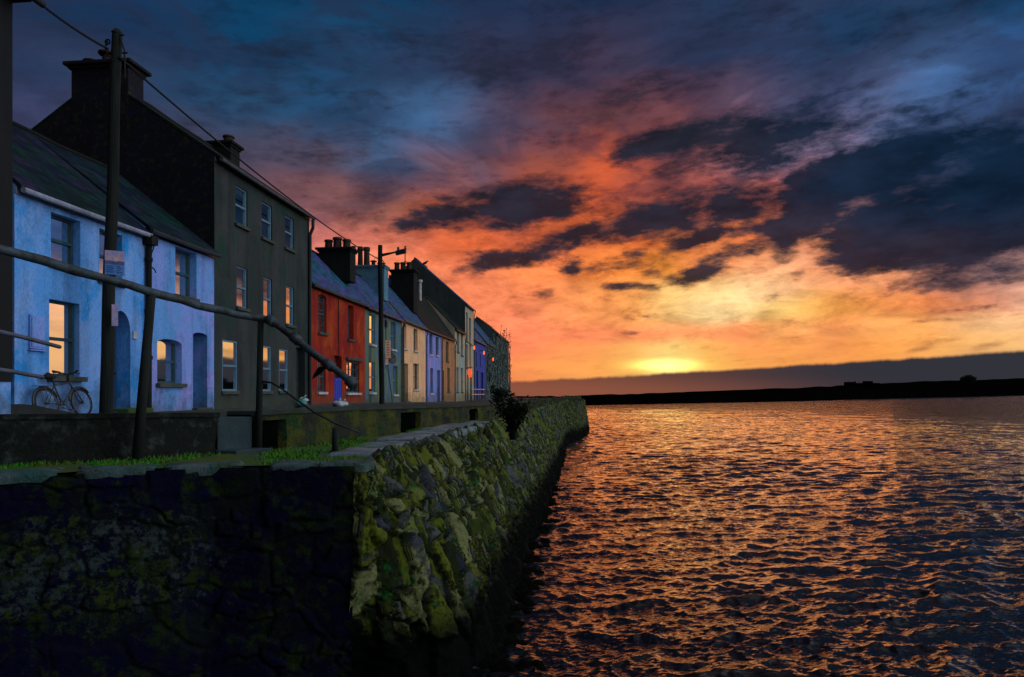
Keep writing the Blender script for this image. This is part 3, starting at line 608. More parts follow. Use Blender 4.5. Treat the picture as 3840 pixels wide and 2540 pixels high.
# ground cover: grass blades (one uncountable mass)
gb = MB()
for i in range(26000):
    y = 8.9+(40-8.9)*random.random()**2.2; xl = wallx(y); xr = float(np.interp(y, TY, TX)) if y > 10.56 else float(np.interp(y, [p.y for p in FRONT], [p.x for p in FRONT]))
    u = random.random(); x = xl+(xr-.25-xl)*u
    d = mnoise.noise((x*.9, y*.7, 2))+(.25 if u < .15 else 0)
    if d+.35*mnoise.noise((x*3.3, y*2.6, 9)) < .02: continue
    if y < 10.5 and x > xr-.6: continue
    h = (.025+.05*random.random())*(1+max(0, d)); t = random.random()*6.28; w = .007+y*.0006; z = platz(x, y)-.01
    gb.add([(x-w*math.cos(t), y-w*math.sin(t), z), (x+w*math.cos(t), y+w*math.sin(t), z), (x+.05*math.cos(t+1), y+.05*math.sin(t+1), z+h)], [(0,1,2)])
go = gb.build('grass', mat('grass_blade', (.02,.22,.006), (.09,.16,.008), .8, 3, 30, 0)); tag(go, 'short green grass and moss between the quay slabs', 'grass', kind='stuff')

# dark weed-covered rocks at the wall foot
rk = MB()
def blob(mb, c, r, seedv, n=10, m=7, flat=.7):
    base = len(mb.v)
    for i in range(m+1):
        ph = math.pi*i/m
        for k in range(n):
            t = 2*math.pi*k/n; d = Vector((math.sin(ph)*math.cos(t), math.sin(ph)*math.sin(t), math.cos(ph)*flat)); w = 1+.38*mnoise.noise((d.x*1.4+seedv, d.y*1.4, d.z*1.4))
            mb.v.append(tuple(Vector(c)+d*r*w))
    for i in range(m):
        for k in range(n): mb.f.append((base+i*n+k, base+(i+1)*n+k, base+(i+1)*n+(k+1) % n, base+i*n+(k+1) % n))
for i in range(420):
    y = 8.6+26*random.random()**1.6; fx = float(np.interp(y, FYs, FXs)) if y > 10.56 else -3.6
    off = random.random(); x = fx-.3+off*(.75 if y > 12.5 else 1.2) if y > 11.2 else -4.2+off*3.0
    blob(rk, (x, y, -4.85-.1*off), .12+.16*random.random(), i*1.7)
ro_ = rk.build('foreshore_rocks', mat('black_weed', (.0015,.002,.0015), (.004,.005,.003), 1.0, 3, 20, .8, spec=.02), smooth=True); tag(ro_, 'black weed-covered rubble along the foot of the quay wall', 'rocks', kind='stuff')

# ================================================================== water with real waves
a_ = np.radians(np.linspace(-14, 42, 760)); SH_ = [onZ(x, y, ZW) for x, y in ((700,944),(1120,943),(1310,941),(1500,937),(1852,930),(2100,923),(2371,916),(2480,914),(2560,913))]
rmax = np.interp(a_, [math.atan2(p.x, p.y) for p in SH_], [math.hypot(p.x, p.y)*1.04 for p in SH_]); tr_ = np.linspace(0, 1, 1150)
Rg = 8.0*np.exp(tr_[:, None]*np.log(rmax/8.0)[None, :]); Ag = np.repeat(a_[None, :], 1150, 0)
X = Rg*np.sin(Ag); Y = Rg*np.cos(Ag)
dr = np.gradient(Rg, axis=0); Zw = np.zeros_like(X); DX = np.zeros_like(X); DY = np.zeros_like(X)
wr = np.random.default_rng(11)
# slow modulation patches so the chop is uneven
mod = 1+.35*np.sin(X*.23+1.3*np.sin(Y*.11))*np.sin(Y*.17+1.1*np.sin(X*.09+2))
for i in range(96):
    lam = .12*(2.2/.12)**((i/95)**1.2)*(1+.1*wr.standard_normal()); k = 2*math.pi/lam
    th = D2R(-22)+wr.standard_normal()*D2R(30 if lam > .8 else 44)
    cx, cy = math.sin(th), math.cos(th); ph = wr.random()*6.28
    slope = .046*(.6 if lam > 1.3 else 1.0); A = slope/k
    fade = np.clip((lam/dr-2.2)/3, 0, 1)*(np.clip(lam/(Rg*.004), 0, 1))
    arg = k*(cx*X+cy*Y)+ph+.9*np.sin(.31*k*(cy*X-cx*Y)*.35+ph*2)
    Zw += A*np.sin(arg)*fade*mod; DX += cx*A*np.cos(arg)*fade*.9; DY += cy*A*np.cos(arg)*fade*.9
V = np.stack([X+DX, Y+DY, ZW+Zw], -1).reshape(-1, 3); nu, nv = X.shape; idx = np.arange(nu*nv).reshape(nu, nv)
fs = np.stack([idx[:-1,:-1], idx[:-1,1:], idx[1:,1:], idx[1:,:-1]], -1).reshape(-1, 4)
ext = np.array([(-400,-60,ZW-.35),(3000,-60,ZW-.35),(3000,1500,ZW-.35)]+[(p.x*1.03,p.y*1.03,ZW-.35) for p in SH_[::-1]]+[(-400,SH_[0].y,ZW-.35)]); n0 = len(V); ne = len(ext); V = np.concatenate([V, ext])
me = bpy.data.meshes.new('water'); nf = len(fs)+1
me.vertices.add(len(V)); me.vertices.foreach_set('co', V.ravel().astype(np.float32))
loops = np.concatenate([fs.ravel(), np.arange(n0, n0+ne)]).astype(np.int32)
me.loops.add(len(loops)); me.loops.foreach_set('vertex_index', loops); me.polygons.add(nf)
me.polygons.foreach_set('loop_start', np.arange(nf, dtype=np.int32)*4); me.polygons.foreach_set('loop_total', np.concatenate([np.full(nf-1, 4), [ne]]).astype(np.int32)); me.polygons.foreach_set('use_smooth', np.ones(nf, dtype=bool))
me.update(calc_edges=True)
m = bpy.data.materials.new('sea_water'); m.use_nodes = True; t = m.node_tree; p = t.nodes['Principled BSDF']; b = NB(t)
p.inputs['Base Color'].default_value = (.002,.006,.008,1); p.inputs['Roughness'].default_value = .05; p.inputs['IOR'].default_value = 1.34; p.inputs['Specular IOR Level'].default_value = .55; p.inputs['Specular Tint'].default_value = (1,.66,.52,1)
g = b.n('ShaderNodeNewGeometry'); pos = g.outputs['Position']; dist = b.vm('LENGTH', pos, out=1)
rp = b.n('ShaderNodeVectorRotate', rotation_type='Z_AXIS'); t.links.new(pos, rp.inputs['Vector']); rp.inputs['Angle'].default_value = D2R(-18); rpos = rp.outputs[0]
def slopes(sx, sy, amp, det, seed): 
    n_ = b.noise(b.vm('ADD', b.vm('MULTIPLY', rpos, (sx, sy, 1)), (seed, seed*2, 0)), 1.0, det, .62, .35, color=True)
    return b.vm('MULTIPLY', b.vm('SUBTRACT', n_, (.5, .5, .5)), (amp*.36, amp, 0))
fine_ = b.vm('SCALE', slopes(6.5, 20.0, 1.45, 6, 1.0), b.mr(b.noise(b.vm('MULTIPLY', rpos, (.035, .12, 1)), 1.0, 4, .6), .36, .62, .5, 1.35, 'LINEAR'))                                   # ripples, everywhere
midw = b.vm('SCALE', slopes(1.3, 4.4, 1.7, 6, 7.0), b.mr(dist, 12, 130, .35, 1.7))       # short chop, carries the far water where the mesh is coarse
big = b.vm('SCALE', slopes(.16, .42, .8, 4, 13.0), b.mr(dist, 30, 160, .1, 1.5))
nn = b.vm('NORMALIZE', b.vm('ADD', g.outputs['Normal'], b.vm('ADD', b.comb(0.0, b.mr(dist, 25, 320, 0.0, -.13), 0.0), b.vm('ADD', fine_, b.vm('ADD', midw, big)))))
t.links.new(nn, p.inputs['Normal'])
me.materials.append(m); wo_ = bpy.data.objects.new('water', me); COL.objects.link(wo_); wo_['kind'] = 'structure'

# far shore
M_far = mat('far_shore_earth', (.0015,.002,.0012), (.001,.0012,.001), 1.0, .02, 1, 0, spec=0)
sh = [(1120,943,919),(1240,942,920),(1310,941,919.5),(1400,939,915),(1500,937,912),(1650,934,905),(1852,930,898),(1957,926.5,892),(2100,923,885),(2240,919.5,880),(2371,916,876),(2480,914,872),(2560,913,870)]
sp_ = MB(); pr = []
for x, yw, yt in sh:
    a = onZ(x, yw, ZW-.2); d = pdir(x, yt); tt_ = (a.y/d.y)*1.12; c = d*tt_; c2 = Vector((c.x*1.25, c.y*1.25, c.z)); bk = Vector((c.x*1.6, c.y*1.6, ZW-1))
    md = a.lerp(c, .25); md.z = a.z+(c.z-a.z)*.55; pr.append([tuple(a), tuple(md), tuple(c), tuple(c2), tuple(bk)])
dense = []
for i in range(len(pr)-1):
    for q in range(14):
        f = q/14; dense.append([tuple(np.array(pr[i][k])*(1-f)+np.array(pr[i+1][k])*f+np.array((0, 0, .0016*pr[i][k][1]*mnoise.noise((i*3.1+f*3.1, k, 0)) if k > 0 else 0))) for k in range(5)])
dense.append(pr[-1])
sp_.add([v for row in dense for v in row], [(i*5+j, (i+1)*5+j, (i+1)*5+j+1, i*5+j+1) for i in range(len(dense)-1) for j in range(4)])
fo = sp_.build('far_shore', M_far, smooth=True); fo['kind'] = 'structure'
def far_at(x, y):     # point on the crest of the far land seen at column x
    row = None
    for i in range(len(sh)-1):
        if sh[i][0] <= x <= sh[i+1][0]:
            f = (x-sh[i][0])/(sh[i+1][0]-sh[i][0]); c = np.array(pr[i][2])*(1-f)+np.array(pr[i+1][2])*f
    d = pdir(x, y); return d*(c[1]/d.y), c[2]
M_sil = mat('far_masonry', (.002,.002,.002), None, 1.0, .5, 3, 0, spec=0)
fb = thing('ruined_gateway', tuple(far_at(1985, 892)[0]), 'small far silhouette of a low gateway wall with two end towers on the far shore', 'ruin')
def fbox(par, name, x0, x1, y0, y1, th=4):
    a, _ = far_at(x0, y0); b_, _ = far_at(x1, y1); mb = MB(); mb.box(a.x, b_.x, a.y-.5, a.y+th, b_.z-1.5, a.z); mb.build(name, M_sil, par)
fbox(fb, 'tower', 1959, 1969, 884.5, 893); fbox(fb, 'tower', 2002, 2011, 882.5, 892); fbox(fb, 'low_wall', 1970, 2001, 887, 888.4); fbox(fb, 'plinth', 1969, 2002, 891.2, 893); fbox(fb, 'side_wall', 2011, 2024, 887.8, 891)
for x in (1973, 1982, 1996): fbox(fb, 'post', x, x+1.2, 887, 892)
pa, _ = far_at(1977, 883); ps = thing('standing_stone', (pa.x, pa.y-2, pa.z-2.5), 'tiny upright figure-like post silhouetted on the far gateway wall', 'post')
mb = MB(); mb.tube([(pa.x,pa.y-2,pa.z-2.6),(pa.x,pa.y-2,pa.z-1),(pa.x+.2,pa.y-2,pa.z-.3),(pa.x+.4,pa.y-2,pa.z)], [.55,.7,.4,.3], 8); mb.build('shaft', M_sil, ps)

def foliage(mb, c, rx, ry, rz, n, size, seedv, hollow=.35):
    rr = random.Random(seedv)
    for i in range(n):
        while True:
            d = Vector((rr.uniform(-1,1), rr.uniform(-1,1), rr.uniform(-1,1)))
            if hollow < d.length < 1: break
        nn = mnoise.noise((d.x*2.2+seedv, d.y*2.2, d.z*2.2))
        if nn < -.12: continue
        q = Vector(c)+Vector((d.x*rx, d.y*ry, d.z*rz))*(1+.5*nn); s = size*rr.uniform(.6, 1.3)
        a = Vector((rr.uniform(-1,1), rr.uniform(-1,1), rr.uniform(-1,1))).normalized(); b_ = a.orthogonal().normalized()
        mb.add([q-a*s, q+b_*s*.5, q+a*s, q-b_*s*.5], [(0,1,2,3)])
M_leafdark = mat('dark_leaf', (.006,.009,.004), (.012,.018,.006), .95, 2, 10, 0, spec=.05)
pc, _ = far_at(2242, 876); tr = thing('tree', (pc.x, pc.y, pc.z-4), 'round bushy tree alone on the crest of the far shore', 'tree')
s_ = pc.y/1000*1.0
mb = MB(); mb.tube([(pc.x,pc.y,pc.z-6),(pc.x+.2,pc.y,pc.z)], [.7,.4], 8); mb.build('trunk', M_sil, tr)
wd = (pdir(2261,876).x/pdir(2261,876).y-pdir(2223,876).x/pdir(2223,876).y)*pc.y/2
mb = MB()
foliage(mb, (pc.x, pc.y, pc.z-1.5), wd*.85, wd*.8, wd*.55, 2600, wd*.10, 3, .1); foliage(mb, (pc.x-wd*.35, pc.y, pc.z-2.2), wd*.6, wd*.6, wd*.35, 900, wd*.09, 5, .1); foliage(mb, (pc.x+wd*.45, pc.y, pc.z-2.4), wd*.55, wd*.6, wd*.3, 900, wd*.09, 6, .1)
mb.build('crown', M_leafdark, tr)

# ================================================================== houses
def W_(x0, y0, x1, y1, rc=.25, arch=0, **kw): return (hole(x0, y0, x1, y1, rc, arch), 'w', kw)
def D_(x0, y0, x1, y1, dm, rc=.25, arch=0): 
    h = hole(x0, y0, x1, y1, rc, arch); zs_ = street_z(h[0])+.13; h = (h[0], h[1], zs_, h[3], rc, arch); return (h, 'd', {'dm': dm})
def wallm(name, c1, c2, c3=None, **kw): return mat(name, c1, c2, .88, .7, 22, .35, c3=c3, stretch=(1, 1, .6), lo=.4, hi=.6, bdist=.02, **kw)
M_skyblue = wallm('blue_and_bluelit_limewash', (.10,.34,.80), (.20,.38,.78), (.015,.28,.74))  # white house walls: blue ambient light put into the base colour
M_lilacb = wallm('mauve_bluelit_limewash', (.21,.32,.76), (.11,.34,.74), (.33,.31,.75))  # house B, also white: bluish light put into its wall colour
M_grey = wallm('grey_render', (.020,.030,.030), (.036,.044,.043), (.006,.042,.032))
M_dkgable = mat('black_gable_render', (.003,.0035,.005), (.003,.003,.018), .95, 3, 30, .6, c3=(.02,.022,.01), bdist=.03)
M_red = wallm('red_render', (.38,.026,.002), (.26,.008,.003), (.44,.06,.002))
M_green = wallm('sage_render', (.11,.17,.11), (.07,.15,.24), (.15,.18,.07))
M_yellow = wallm('straw_render', (.95,.52,.25), (.85,.48,.26), (.92,.46,.26))
M_lilac = wallm('lilac_render', (.24,.26,.68), (.16,.26,.56), (.38,.26,.58))
M_brown = wallm('ochre_render', (.52,.22,.09), (.42,.18,.08), (.32,.18,.07))
M_cream = wallm('buff_render', (.56,.38,.20), (.28,.36,.33), (.52,.32,.20))
M_ultra = wallm('ultramarine_render', (.035,.045,.40), (.03,.07,.26), (.08,.06,.38))
M_ivyw = wallm('grey_green_render', (.06,.09,.08), (.04,.06,.06), (.08,.09,.05))
M_nearwall = wallm('near_brown_render', (.004,.006,.008), (.008,.008,.009))
DT = mat('door_deepblue', (.01,.05,.13), (.01,.04,.09), .6, 3, 30, .2)
DG = mat('door_green', (.01,.07,.05), (.01,.05,.04), .6, 3, 30, .2)

# near dark building at the left edge
xr = -11.55; yN = onX(29, 500, xr).y; ez = onX(50, 14, xr).z
rt = thing('near_house', (xr, yN-3, -.3), 'tall dark brown house cut off by the left picture edge, with a blue plinth', 'house')
mb = MB(); zpl = onX(15, 884, xr).z; mb.box(-19, xr, 4.0, yN, zpl, ez); mb.build('wall', M_nearwall, rt)
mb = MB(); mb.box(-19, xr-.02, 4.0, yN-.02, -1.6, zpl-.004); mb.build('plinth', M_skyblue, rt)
mb = MB(); mb.box(-19.2, xr+.32, 3.6, yN+.12, ez+.004, ez+.12); mb.add([(xr+.32,3.6,ez+.124),(xr+.32,yN+.12,ez+.124),(-15.4,yN+.12,ez+2.9),(-15.4,3.6,ez+2.9),(-19.2,3.6,ez+.124),(-19.2,yN+.12,ez+.124)], [(0,1,2,3),(4,3,2,5),(0,3,4),(1,5,2)]); mb.build('roof', R_moss, rt)
mb = MB(); mb.tube([(xr+.42,3.6,ez+.06),(xr+.42,yN+.3,ez+.04)], .07, 10); mb.build('gutter', M_darkmetal, rt)

# house A, white walls with blue light in their colour
EA = 4.42
hA, Y0, Y1 = house('terraced_house', 'white two-storey house tinted with blue light, with arched doorway, bicycle leaning on its wall', 'house', 33, 335, 4.42, -15.4, 7.15, M_skyblue, R_dark,
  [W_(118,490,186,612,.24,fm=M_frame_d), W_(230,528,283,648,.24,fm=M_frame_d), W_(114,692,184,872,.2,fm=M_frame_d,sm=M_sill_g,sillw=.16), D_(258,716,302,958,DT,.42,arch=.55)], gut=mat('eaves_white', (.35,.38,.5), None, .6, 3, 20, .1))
mb = MB(); a = onX(65,728,FX); b_ = onX(100,809,FX); mb.box(FX, FX+.05, a.y, b_.y, b_.z, a.z); mb.box(FX+.05, FX+.065, a.y+.03, b_.y-.03, b_.z+.04, a.z-.04); mb.box(FX, FX+.08, a.y-.02, b_.y+.02, b_.z-.05, b_.z-.02); mb.build('meter_box', M_lilacb, hA)
mb = MB(); a = onX(310,776,FX); mb.box(FX, FX+.05, a.y-.07, a.y+.07, a.z-.1, a.z+.1); mb.build('doorbell_box', M_sill_w, hA, bevel=.01)
mb = MB(); a = onX(302,955,FX); mb.box(FX+.004, FX+.5, onX(262,955,FX).y-.1, a.y+.25, street_z(18), street_z(18)+.22); mb.build('doorstep', M_moss2, hA, bevel=.03)
mb = MB(); ya = onX(337,600,FX).y; mb.tube([(FX+.22,ya,4.3),(FX+.1,ya,3.95),(FX+.1,ya,-.5)], .075, 10)
for z in (3.6, 2.2, .9): mb.tube([(FX+.1,ya,z),(FX+.1,ya,z+.1)], .1, 10)
mb.box(FX, FX+.28, ya-.14, ya+.14, 4.05, 4.3); mb.build('downpipe', M_blackwood, hA)
# house B
hB, Y0b, Y1b = house('terraced_house', 'white two-storey cottage tinted mauve-blue, with small arched window, next to the tall grey house', 'house', 335, 496, 4.56, -15.4, 7.15, M_lilacb, R_dark,
  [W_(406,570,455,684,.28,fm=M_frame_d), W_(364,782,421,888,.26,arch=.14,fm=M_frame_d,sillw=.14), D_(447,768,480,953,DT,.5,arch=.1)])
mb = MB(); ya = onX(346,560,FX).y; pts = [(FX+.12,ya+.25*math.cos(t*.7)*.6,4.2-.12*t+.1*math.sin(t)) for t in range(9)]; mb.tube(pts, .018, 6); mb.build('loose_cable', M_rope, hB)
# grey house
GY = onX(496,900,FX).y; gx = -16.0
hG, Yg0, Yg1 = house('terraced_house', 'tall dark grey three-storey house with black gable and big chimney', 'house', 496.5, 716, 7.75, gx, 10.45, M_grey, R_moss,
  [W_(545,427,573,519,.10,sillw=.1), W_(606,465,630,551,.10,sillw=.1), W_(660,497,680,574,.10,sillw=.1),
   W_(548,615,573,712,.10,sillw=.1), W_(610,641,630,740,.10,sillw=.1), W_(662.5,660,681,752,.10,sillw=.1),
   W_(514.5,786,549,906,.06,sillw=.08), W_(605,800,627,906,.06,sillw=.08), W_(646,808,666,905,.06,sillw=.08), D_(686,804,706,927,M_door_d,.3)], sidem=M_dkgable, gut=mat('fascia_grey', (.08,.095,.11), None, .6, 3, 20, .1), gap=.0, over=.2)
chimney(hG, Yg0-.004, 165, 297, 143, 9.0, .8, .18, ((.22,.22,.26,'pot'),(.5,.55,.17,'cowl'),(.78,.2,.24,'pot')), m=M_dkgable)
chimney(hG, Yg1-.85, 478, 534, 327, 9.0, .8, .14, ((.72,.35,.22,'pot'),))
mb = MB(); yy_ = Yg1-.12; mb.tube([(FX+.22,yy_,7.55),(FX+.22,yy_,7.2),(FX+.09,yy_,6.9),(FX+.09,yy_,-.6)], .075, 8); mb.build('downpipe', M_darkmetal, hG)
# red
hR, r0, r1 = house('terraced_house', 'brick-red painted house with arched windows and a blue half-door', 'house', 717, 845, 4.88, -14.5, 7.45, M_red, R_mid,
  [W_(737,679,756,770,.17,arch=.12,fm=M_frame_d,bars=(2,5),sm=M_sill_g,sillw=.1), W_(805.5,704,819,786,.30,arch=.1,fm=M_frame_d,bars=(2,4),sm=M_sill_g,sillw=.1),
   W_(736,835,754,908,.14,fm=M_frame_d,bars=(2,4),sm=M_sill_w,sillw=.1), D_(774,823,791,939,M_door_d,.28), W_(802,836,832,910,.13,fm=M_frame_d,bars=(3,4),sm=M_sill_w,sillw=.12)])
a = onX(775,875,FX); b_ = onX(791,937,FX); mb = MB(); 
for k in range(7): y_ = a.y+(b_.y-a.y)*(k+.06)/7; mb.box(FX-.06, FX-.02+.008*(k % 2), y_, y_+(b_.y-a.y)*.88/7, street_z(a.y)+.14, a.z)
for z in (a.z-.1, street_z(a.y)+.35): mb.box(FX-.02, FX, a.y, b_.y, z-.05, z+.05)
hd = mb.build('half_door', mat('cobalt_paint', (.004,.06,.55), (.004,.05,.42), .6, 4, 30, .2), hR)
mb = MB(); a = onX(800,826,FX); b_ = onX(836,832,FX); mb.box(FX, FX+.14, a.y, b_.y, a.z-.16, a.z); mb.build('window_hood', M_sill_g, hR, bevel=.02)
mb = MB(); ya = onX(783,700,FX).y; mb.tube([(FX+.02,ya,4.7),(FX+.02,ya+.02,3.2),(FX+.02,ya+.05,1.7)], .02, 6); mb.build('wall_cable', M_rope, hR)
chimney(hR, r1-.9, 738, 811, 573, 6.0, .9, .16, ((.22,.5,.21,'pot'),(.5,.62,.23,'pot'),(.8,.5,.21,'pot')))
# green
hS, s0, s1 = house('terraced_house', 'sage grey-green house with slim windows behind the lamp pole', 'house', 845, 930, 4.83, -14.5, 7.45, M_green, R_mid,
  [W_(855.5,727,868,797,.11,sm=M_sill_w,sillw=.1), W_(905.5,744,916,809,.2,sm=M_sill_w,sillw=.1), W_(855,837,868,909,.11,sm=M_sill_w,sillw=.1), W_(910.5,847,920.5,914,.2,sm=M_sill_w,sillw=.1)], pipe=(1,))
M_pale = mat('teal_chimney_render', (.10,.24,.30), (.08,.2,.28), .9, 1, 14, .3)
chimney(hS, s1-1.0, 811, 890, 614, 6.0, .9, .1, ((.03,1.35,.13,'pot'),(.23,1.3,.17,'pot'),(.42,1.25,.2,'pot'),(.62,.4,.13,'cowl'),(.85,.2,.25,'pot')), m=M_pale)
a = onX(894,828,FX); mb = MB(); mb.tube([(FX,a.y,a.z-.2),(FX+.25,a.y,a.z-.1)], .03, 6)
c = Vector((FX+.3,a.y,a.z)); nd = Vector((.8,-.5,.25)).normalized(); u_ = nd.orthogonal().normalized(); v_ = nd.cross(u_)
base = len(mb.v); 
for q, (rr_, dd) in enumerate(((0.02,-.1),(.2,-.07),(.38,0.0))):
    for k in range(20): t = 6.2832*k/20; mb.v.append(tuple(c+u_*rr_*math.cos(t)+v_*rr_*math.sin(t)*1.15+nd*dd))
for q in range(2):
    for k in range(20): mb.f.append((base+q*20+k, base+q*20+(k+1) % 20, base+(q+1)*20+(k+1) % 20, base+(q+1)*20+k))
mb.tube([c-u_*.38, c+nd*.45], .015, 6); mb.build('satellite_dish', M_darkmetal, hS)
mb = MB(); a = onX(892.5,750,FX); mb.box(FX, FX+.12, a.y-.2, a.y+.2, a.z-.2, a.z+.2); mb.box(FX+.12, FX+.14, a.y-.16, a.y+.16, a.z-.16, a.z+.16); mb.build('junction_box', M_darkmetal, hS)
mb = MB(); pl = [onX(x,y,FX+.02) for x,y in ((889,715),(893,745),(894,790),(899,860),(905,900),(909,937))]; mb.tube(pl, .02, 5); mb.build('wall_cable', M_rope, hS)
# yellow
hY, y0_, y1_ = house('terraced_house', 'straw-yellow house with dark green windows and door, glowing gutter line', 'house', 930.5, 985, 4.93, -14.6, 7.9, M_yellow, R_mid,
  [W_(932.5,750,941,807,.25,fm=M_frame_d,sm=M_sill_w,sillw=.12), W_(957.5,760,966.5,812,.25,fm=M_frame_d,sm=M_sill_w,sillw=.12), D_(934,841,945,938,DG,.25), W_(957,841,970,902,.22,fm=M_frame_d,sm=M_sill_w,sillw=.12)], pipe=(0,))
chimney(hY, y1_-.9, 905, 958, 624, 6.0, 1.1, .16, ((.18,.62,.2,'pot'),(.45,.62,.2,'pot'),(.72,.62,.2,'pot')))
# lilac
hL, l0, l1 = house('terraced_house', 'narrow lilac-blue house between the yellow and the ochre one', 'house', 985, 1021, 4.95, -14.8, 8.8, M_lilac, R_moss,
  [W_(994.3,772,1001,821,.2,fm=M_frame_d,sm=M_sill_w), W_(1009,780,1015.5,823,.2,fm=M_frame_d,sm=M_sill_w), W_(996.5,852,1003,911,.2,fm=M_frame_d,sm=M_sill_w), D_(1012.5,857,1019,937,DT,.2)], pipe=(0,))
mb = MB(); a = onY(972,652,l0+1.5); xq = a.x; mb.tube([(xq,l0+1.5,7.2),(xq,l0+1.5,a.z)], .14, 10); mb.tube([(xq,l0+1.5,a.z-.06),(xq,l0+1.5,a.z+.12)], .22, 10); mb.build('flue_pipe', M_sill_w, hL)
# ochre
hO, o0, o1 = house('terraced_house', 'ochre-brown house with plain slim windows', 'house', 1021, 1053, 4.97, -14.8, 8.8, M_brown, R_moss,
  [D_(1023.5,858,1028,937,M_door_d,.2), W_(1032.5,790,1038.5,836,.2,fm=M_frame_d,sm=M_sill_g), W_(1036,852,1041.5,907,.2,fm=M_frame_d,sm=M_sill_g)], pipe=(0,1))
# buff two storey
hC, c0, c1_ = house('terraced_house', 'buff two-storey house set against the huge gable of the taller house', 'house', 1053, 1077, 6.0, -14.8, 8.9, M_cream, R_moss,
  [W_(1058,760,1063,815,.2), W_(1067,767,1072,823,.2), W_(1057,850,1062,908,.2), W_(1067,852,1072,908,.2)], pipe=(1,))
# tall
tY = onX(1077,900,FX).y; ap = onY(960, 600, tY)
hT, t0, t1 = house('terraced_house', 'highest pointed-gable house of the row, three storeys, windows under the eave', 'house', 1077, 1097, 9.05, ap.x, ap.z, M_cream, R_mid,
  [W_(1079,722,1083.5,790,.2), W_(1086,735,1090.5,795,.2), W_(1079,797,1083,852,.2), W_(1087,800,1091,856,.2), D_(1081,868,1085,935,DG,.2), D_(1088,866,1093,934,DT,.2)], pipe=(1,), sidem=mat('gable_teal_render', (.05,.065,.06), (.04,.055,.055), .9, .5, 12, .3))
# ultramarine
hU, u0, u1 = house('terraced_house', 'ultramarine blue house with railing in front and small red eave lamps', 'house', 1097, 1125, 5.9, -15.3, 9.9, M_ultra, R_mid,
  [W_(1101,815,1104,850,.15,sill=False), W_(1110,820,1113,850,.15,sill=False), D_(1103,858,1107,934,DT,.2), D_(1113,862,1119,934,M_door_d,.2)], pipe=(0,))
hI, i0_, i1_ = house('terraced_house', 'grey-green house covered in bare creeper stems', 'house', 1125, 1150, 6.2, -15.3, 10.1, M_ivyw, R_mid,
  [W_(1130,820,1133,860,.15,sill=False), W_(1139,824,1142,860,.15,sill=False), W_(1131,880,1134,920,.15,sill=False), D_(1141,872,1144,932,M_door_d,.2)])
hE, e0_, e1_ = house('terraced_house', 'last dark house of the row, overgrown, standing against the sunset', 'house', 1150, 1178, 8.1, -14.8, 10.4, M_ivyw, R_moss,
  [W_(1155,800,1158,835,.15,sill=False), W_(1166,806,1169,838,.15,sill=False), W_(1156,862,1159,900,.15,sill=False), W_(1167,864,1170,900,.15,sill=False)])
# lit sign and eave lamps
RED = emit('red_lamp', (1,.05,.01), 1.8)
a = onX(1083.5,864,FX); rt = thing('lit_sign', (FX+.2, a.y, a.z), 'small glowing red sign beside the doors of the pointed-gable house', 'sign')
mb = MB(); mb.box(FX, FX+.5, a.y-.04, a.y+.04, a.z+.55, a.z+.62); mb.build('bracket', M_darkmetal, rt); mb = MB(); mb.box(FX+.1, FX+.36, a.y-.06, a.y+.06, a.z-.42, a.z+.42); mb.build('panel', RED, rt)
for x, y, lb in ((1098,805,'leftmost'),(1120.5,817,'middle'),(1141.5,832,'rightmost')):
    a = onX(x, y, FX+.5); rt = thing('wall_lamp', (FX, a.y, a.z), lb+' of the three small red-orange lamps under the far eaves', 'lamp', 'red eave lamps')
    mb = MB(); mb.tube([(FX,a.y,a.z+.25),(FX+.45,a.y,a.z+.2)], .04, 6); mb.build('arm', M_darkmetal, rt)
    mb = MB(); mb.tube([(FX+.5,a.y,a.z+.2),(FX+.5,a.y,a.z-.12),(FX+.5,a.y,a.z-.22)], [.06,.1,.04], 8); mb.build('lamp_glass', emit('orange_lamp', (1,.12,.02), 1.6), rt)
# railing before the ultramarine house
rt = thing('metal_railing', (-10.9, 80, street_z(80)), 'two-bar metal railing in front of the ultramarine house', 'railing')
ya, yb = onX(1091,901,-10.9).y, onX(1122,901,-10.9).y
M_steel = mat('bright_steel', (.6,.5,.45), None, .35, 3, 20, 0, metal=.4)
for z in (onX(1091,901.5,-10.9).z, onX(1091,914,-10.9).z):
    mb = MB(); mb.tube([(-10.9,ya,z),(-10.9,yb,z)], .05, 8); mb.build('rail', M_steel, rt)
for k in range(6):
    y_ = ya+(yb-ya)*k/5; mb = MB(); mb.tube([(-10.9,y_,street_z(y_)-.05),(-10.9,y_,onX(1091,901.5,-10.9).z)], .04, 6); mb.build('post', M_darkmetal, rt)
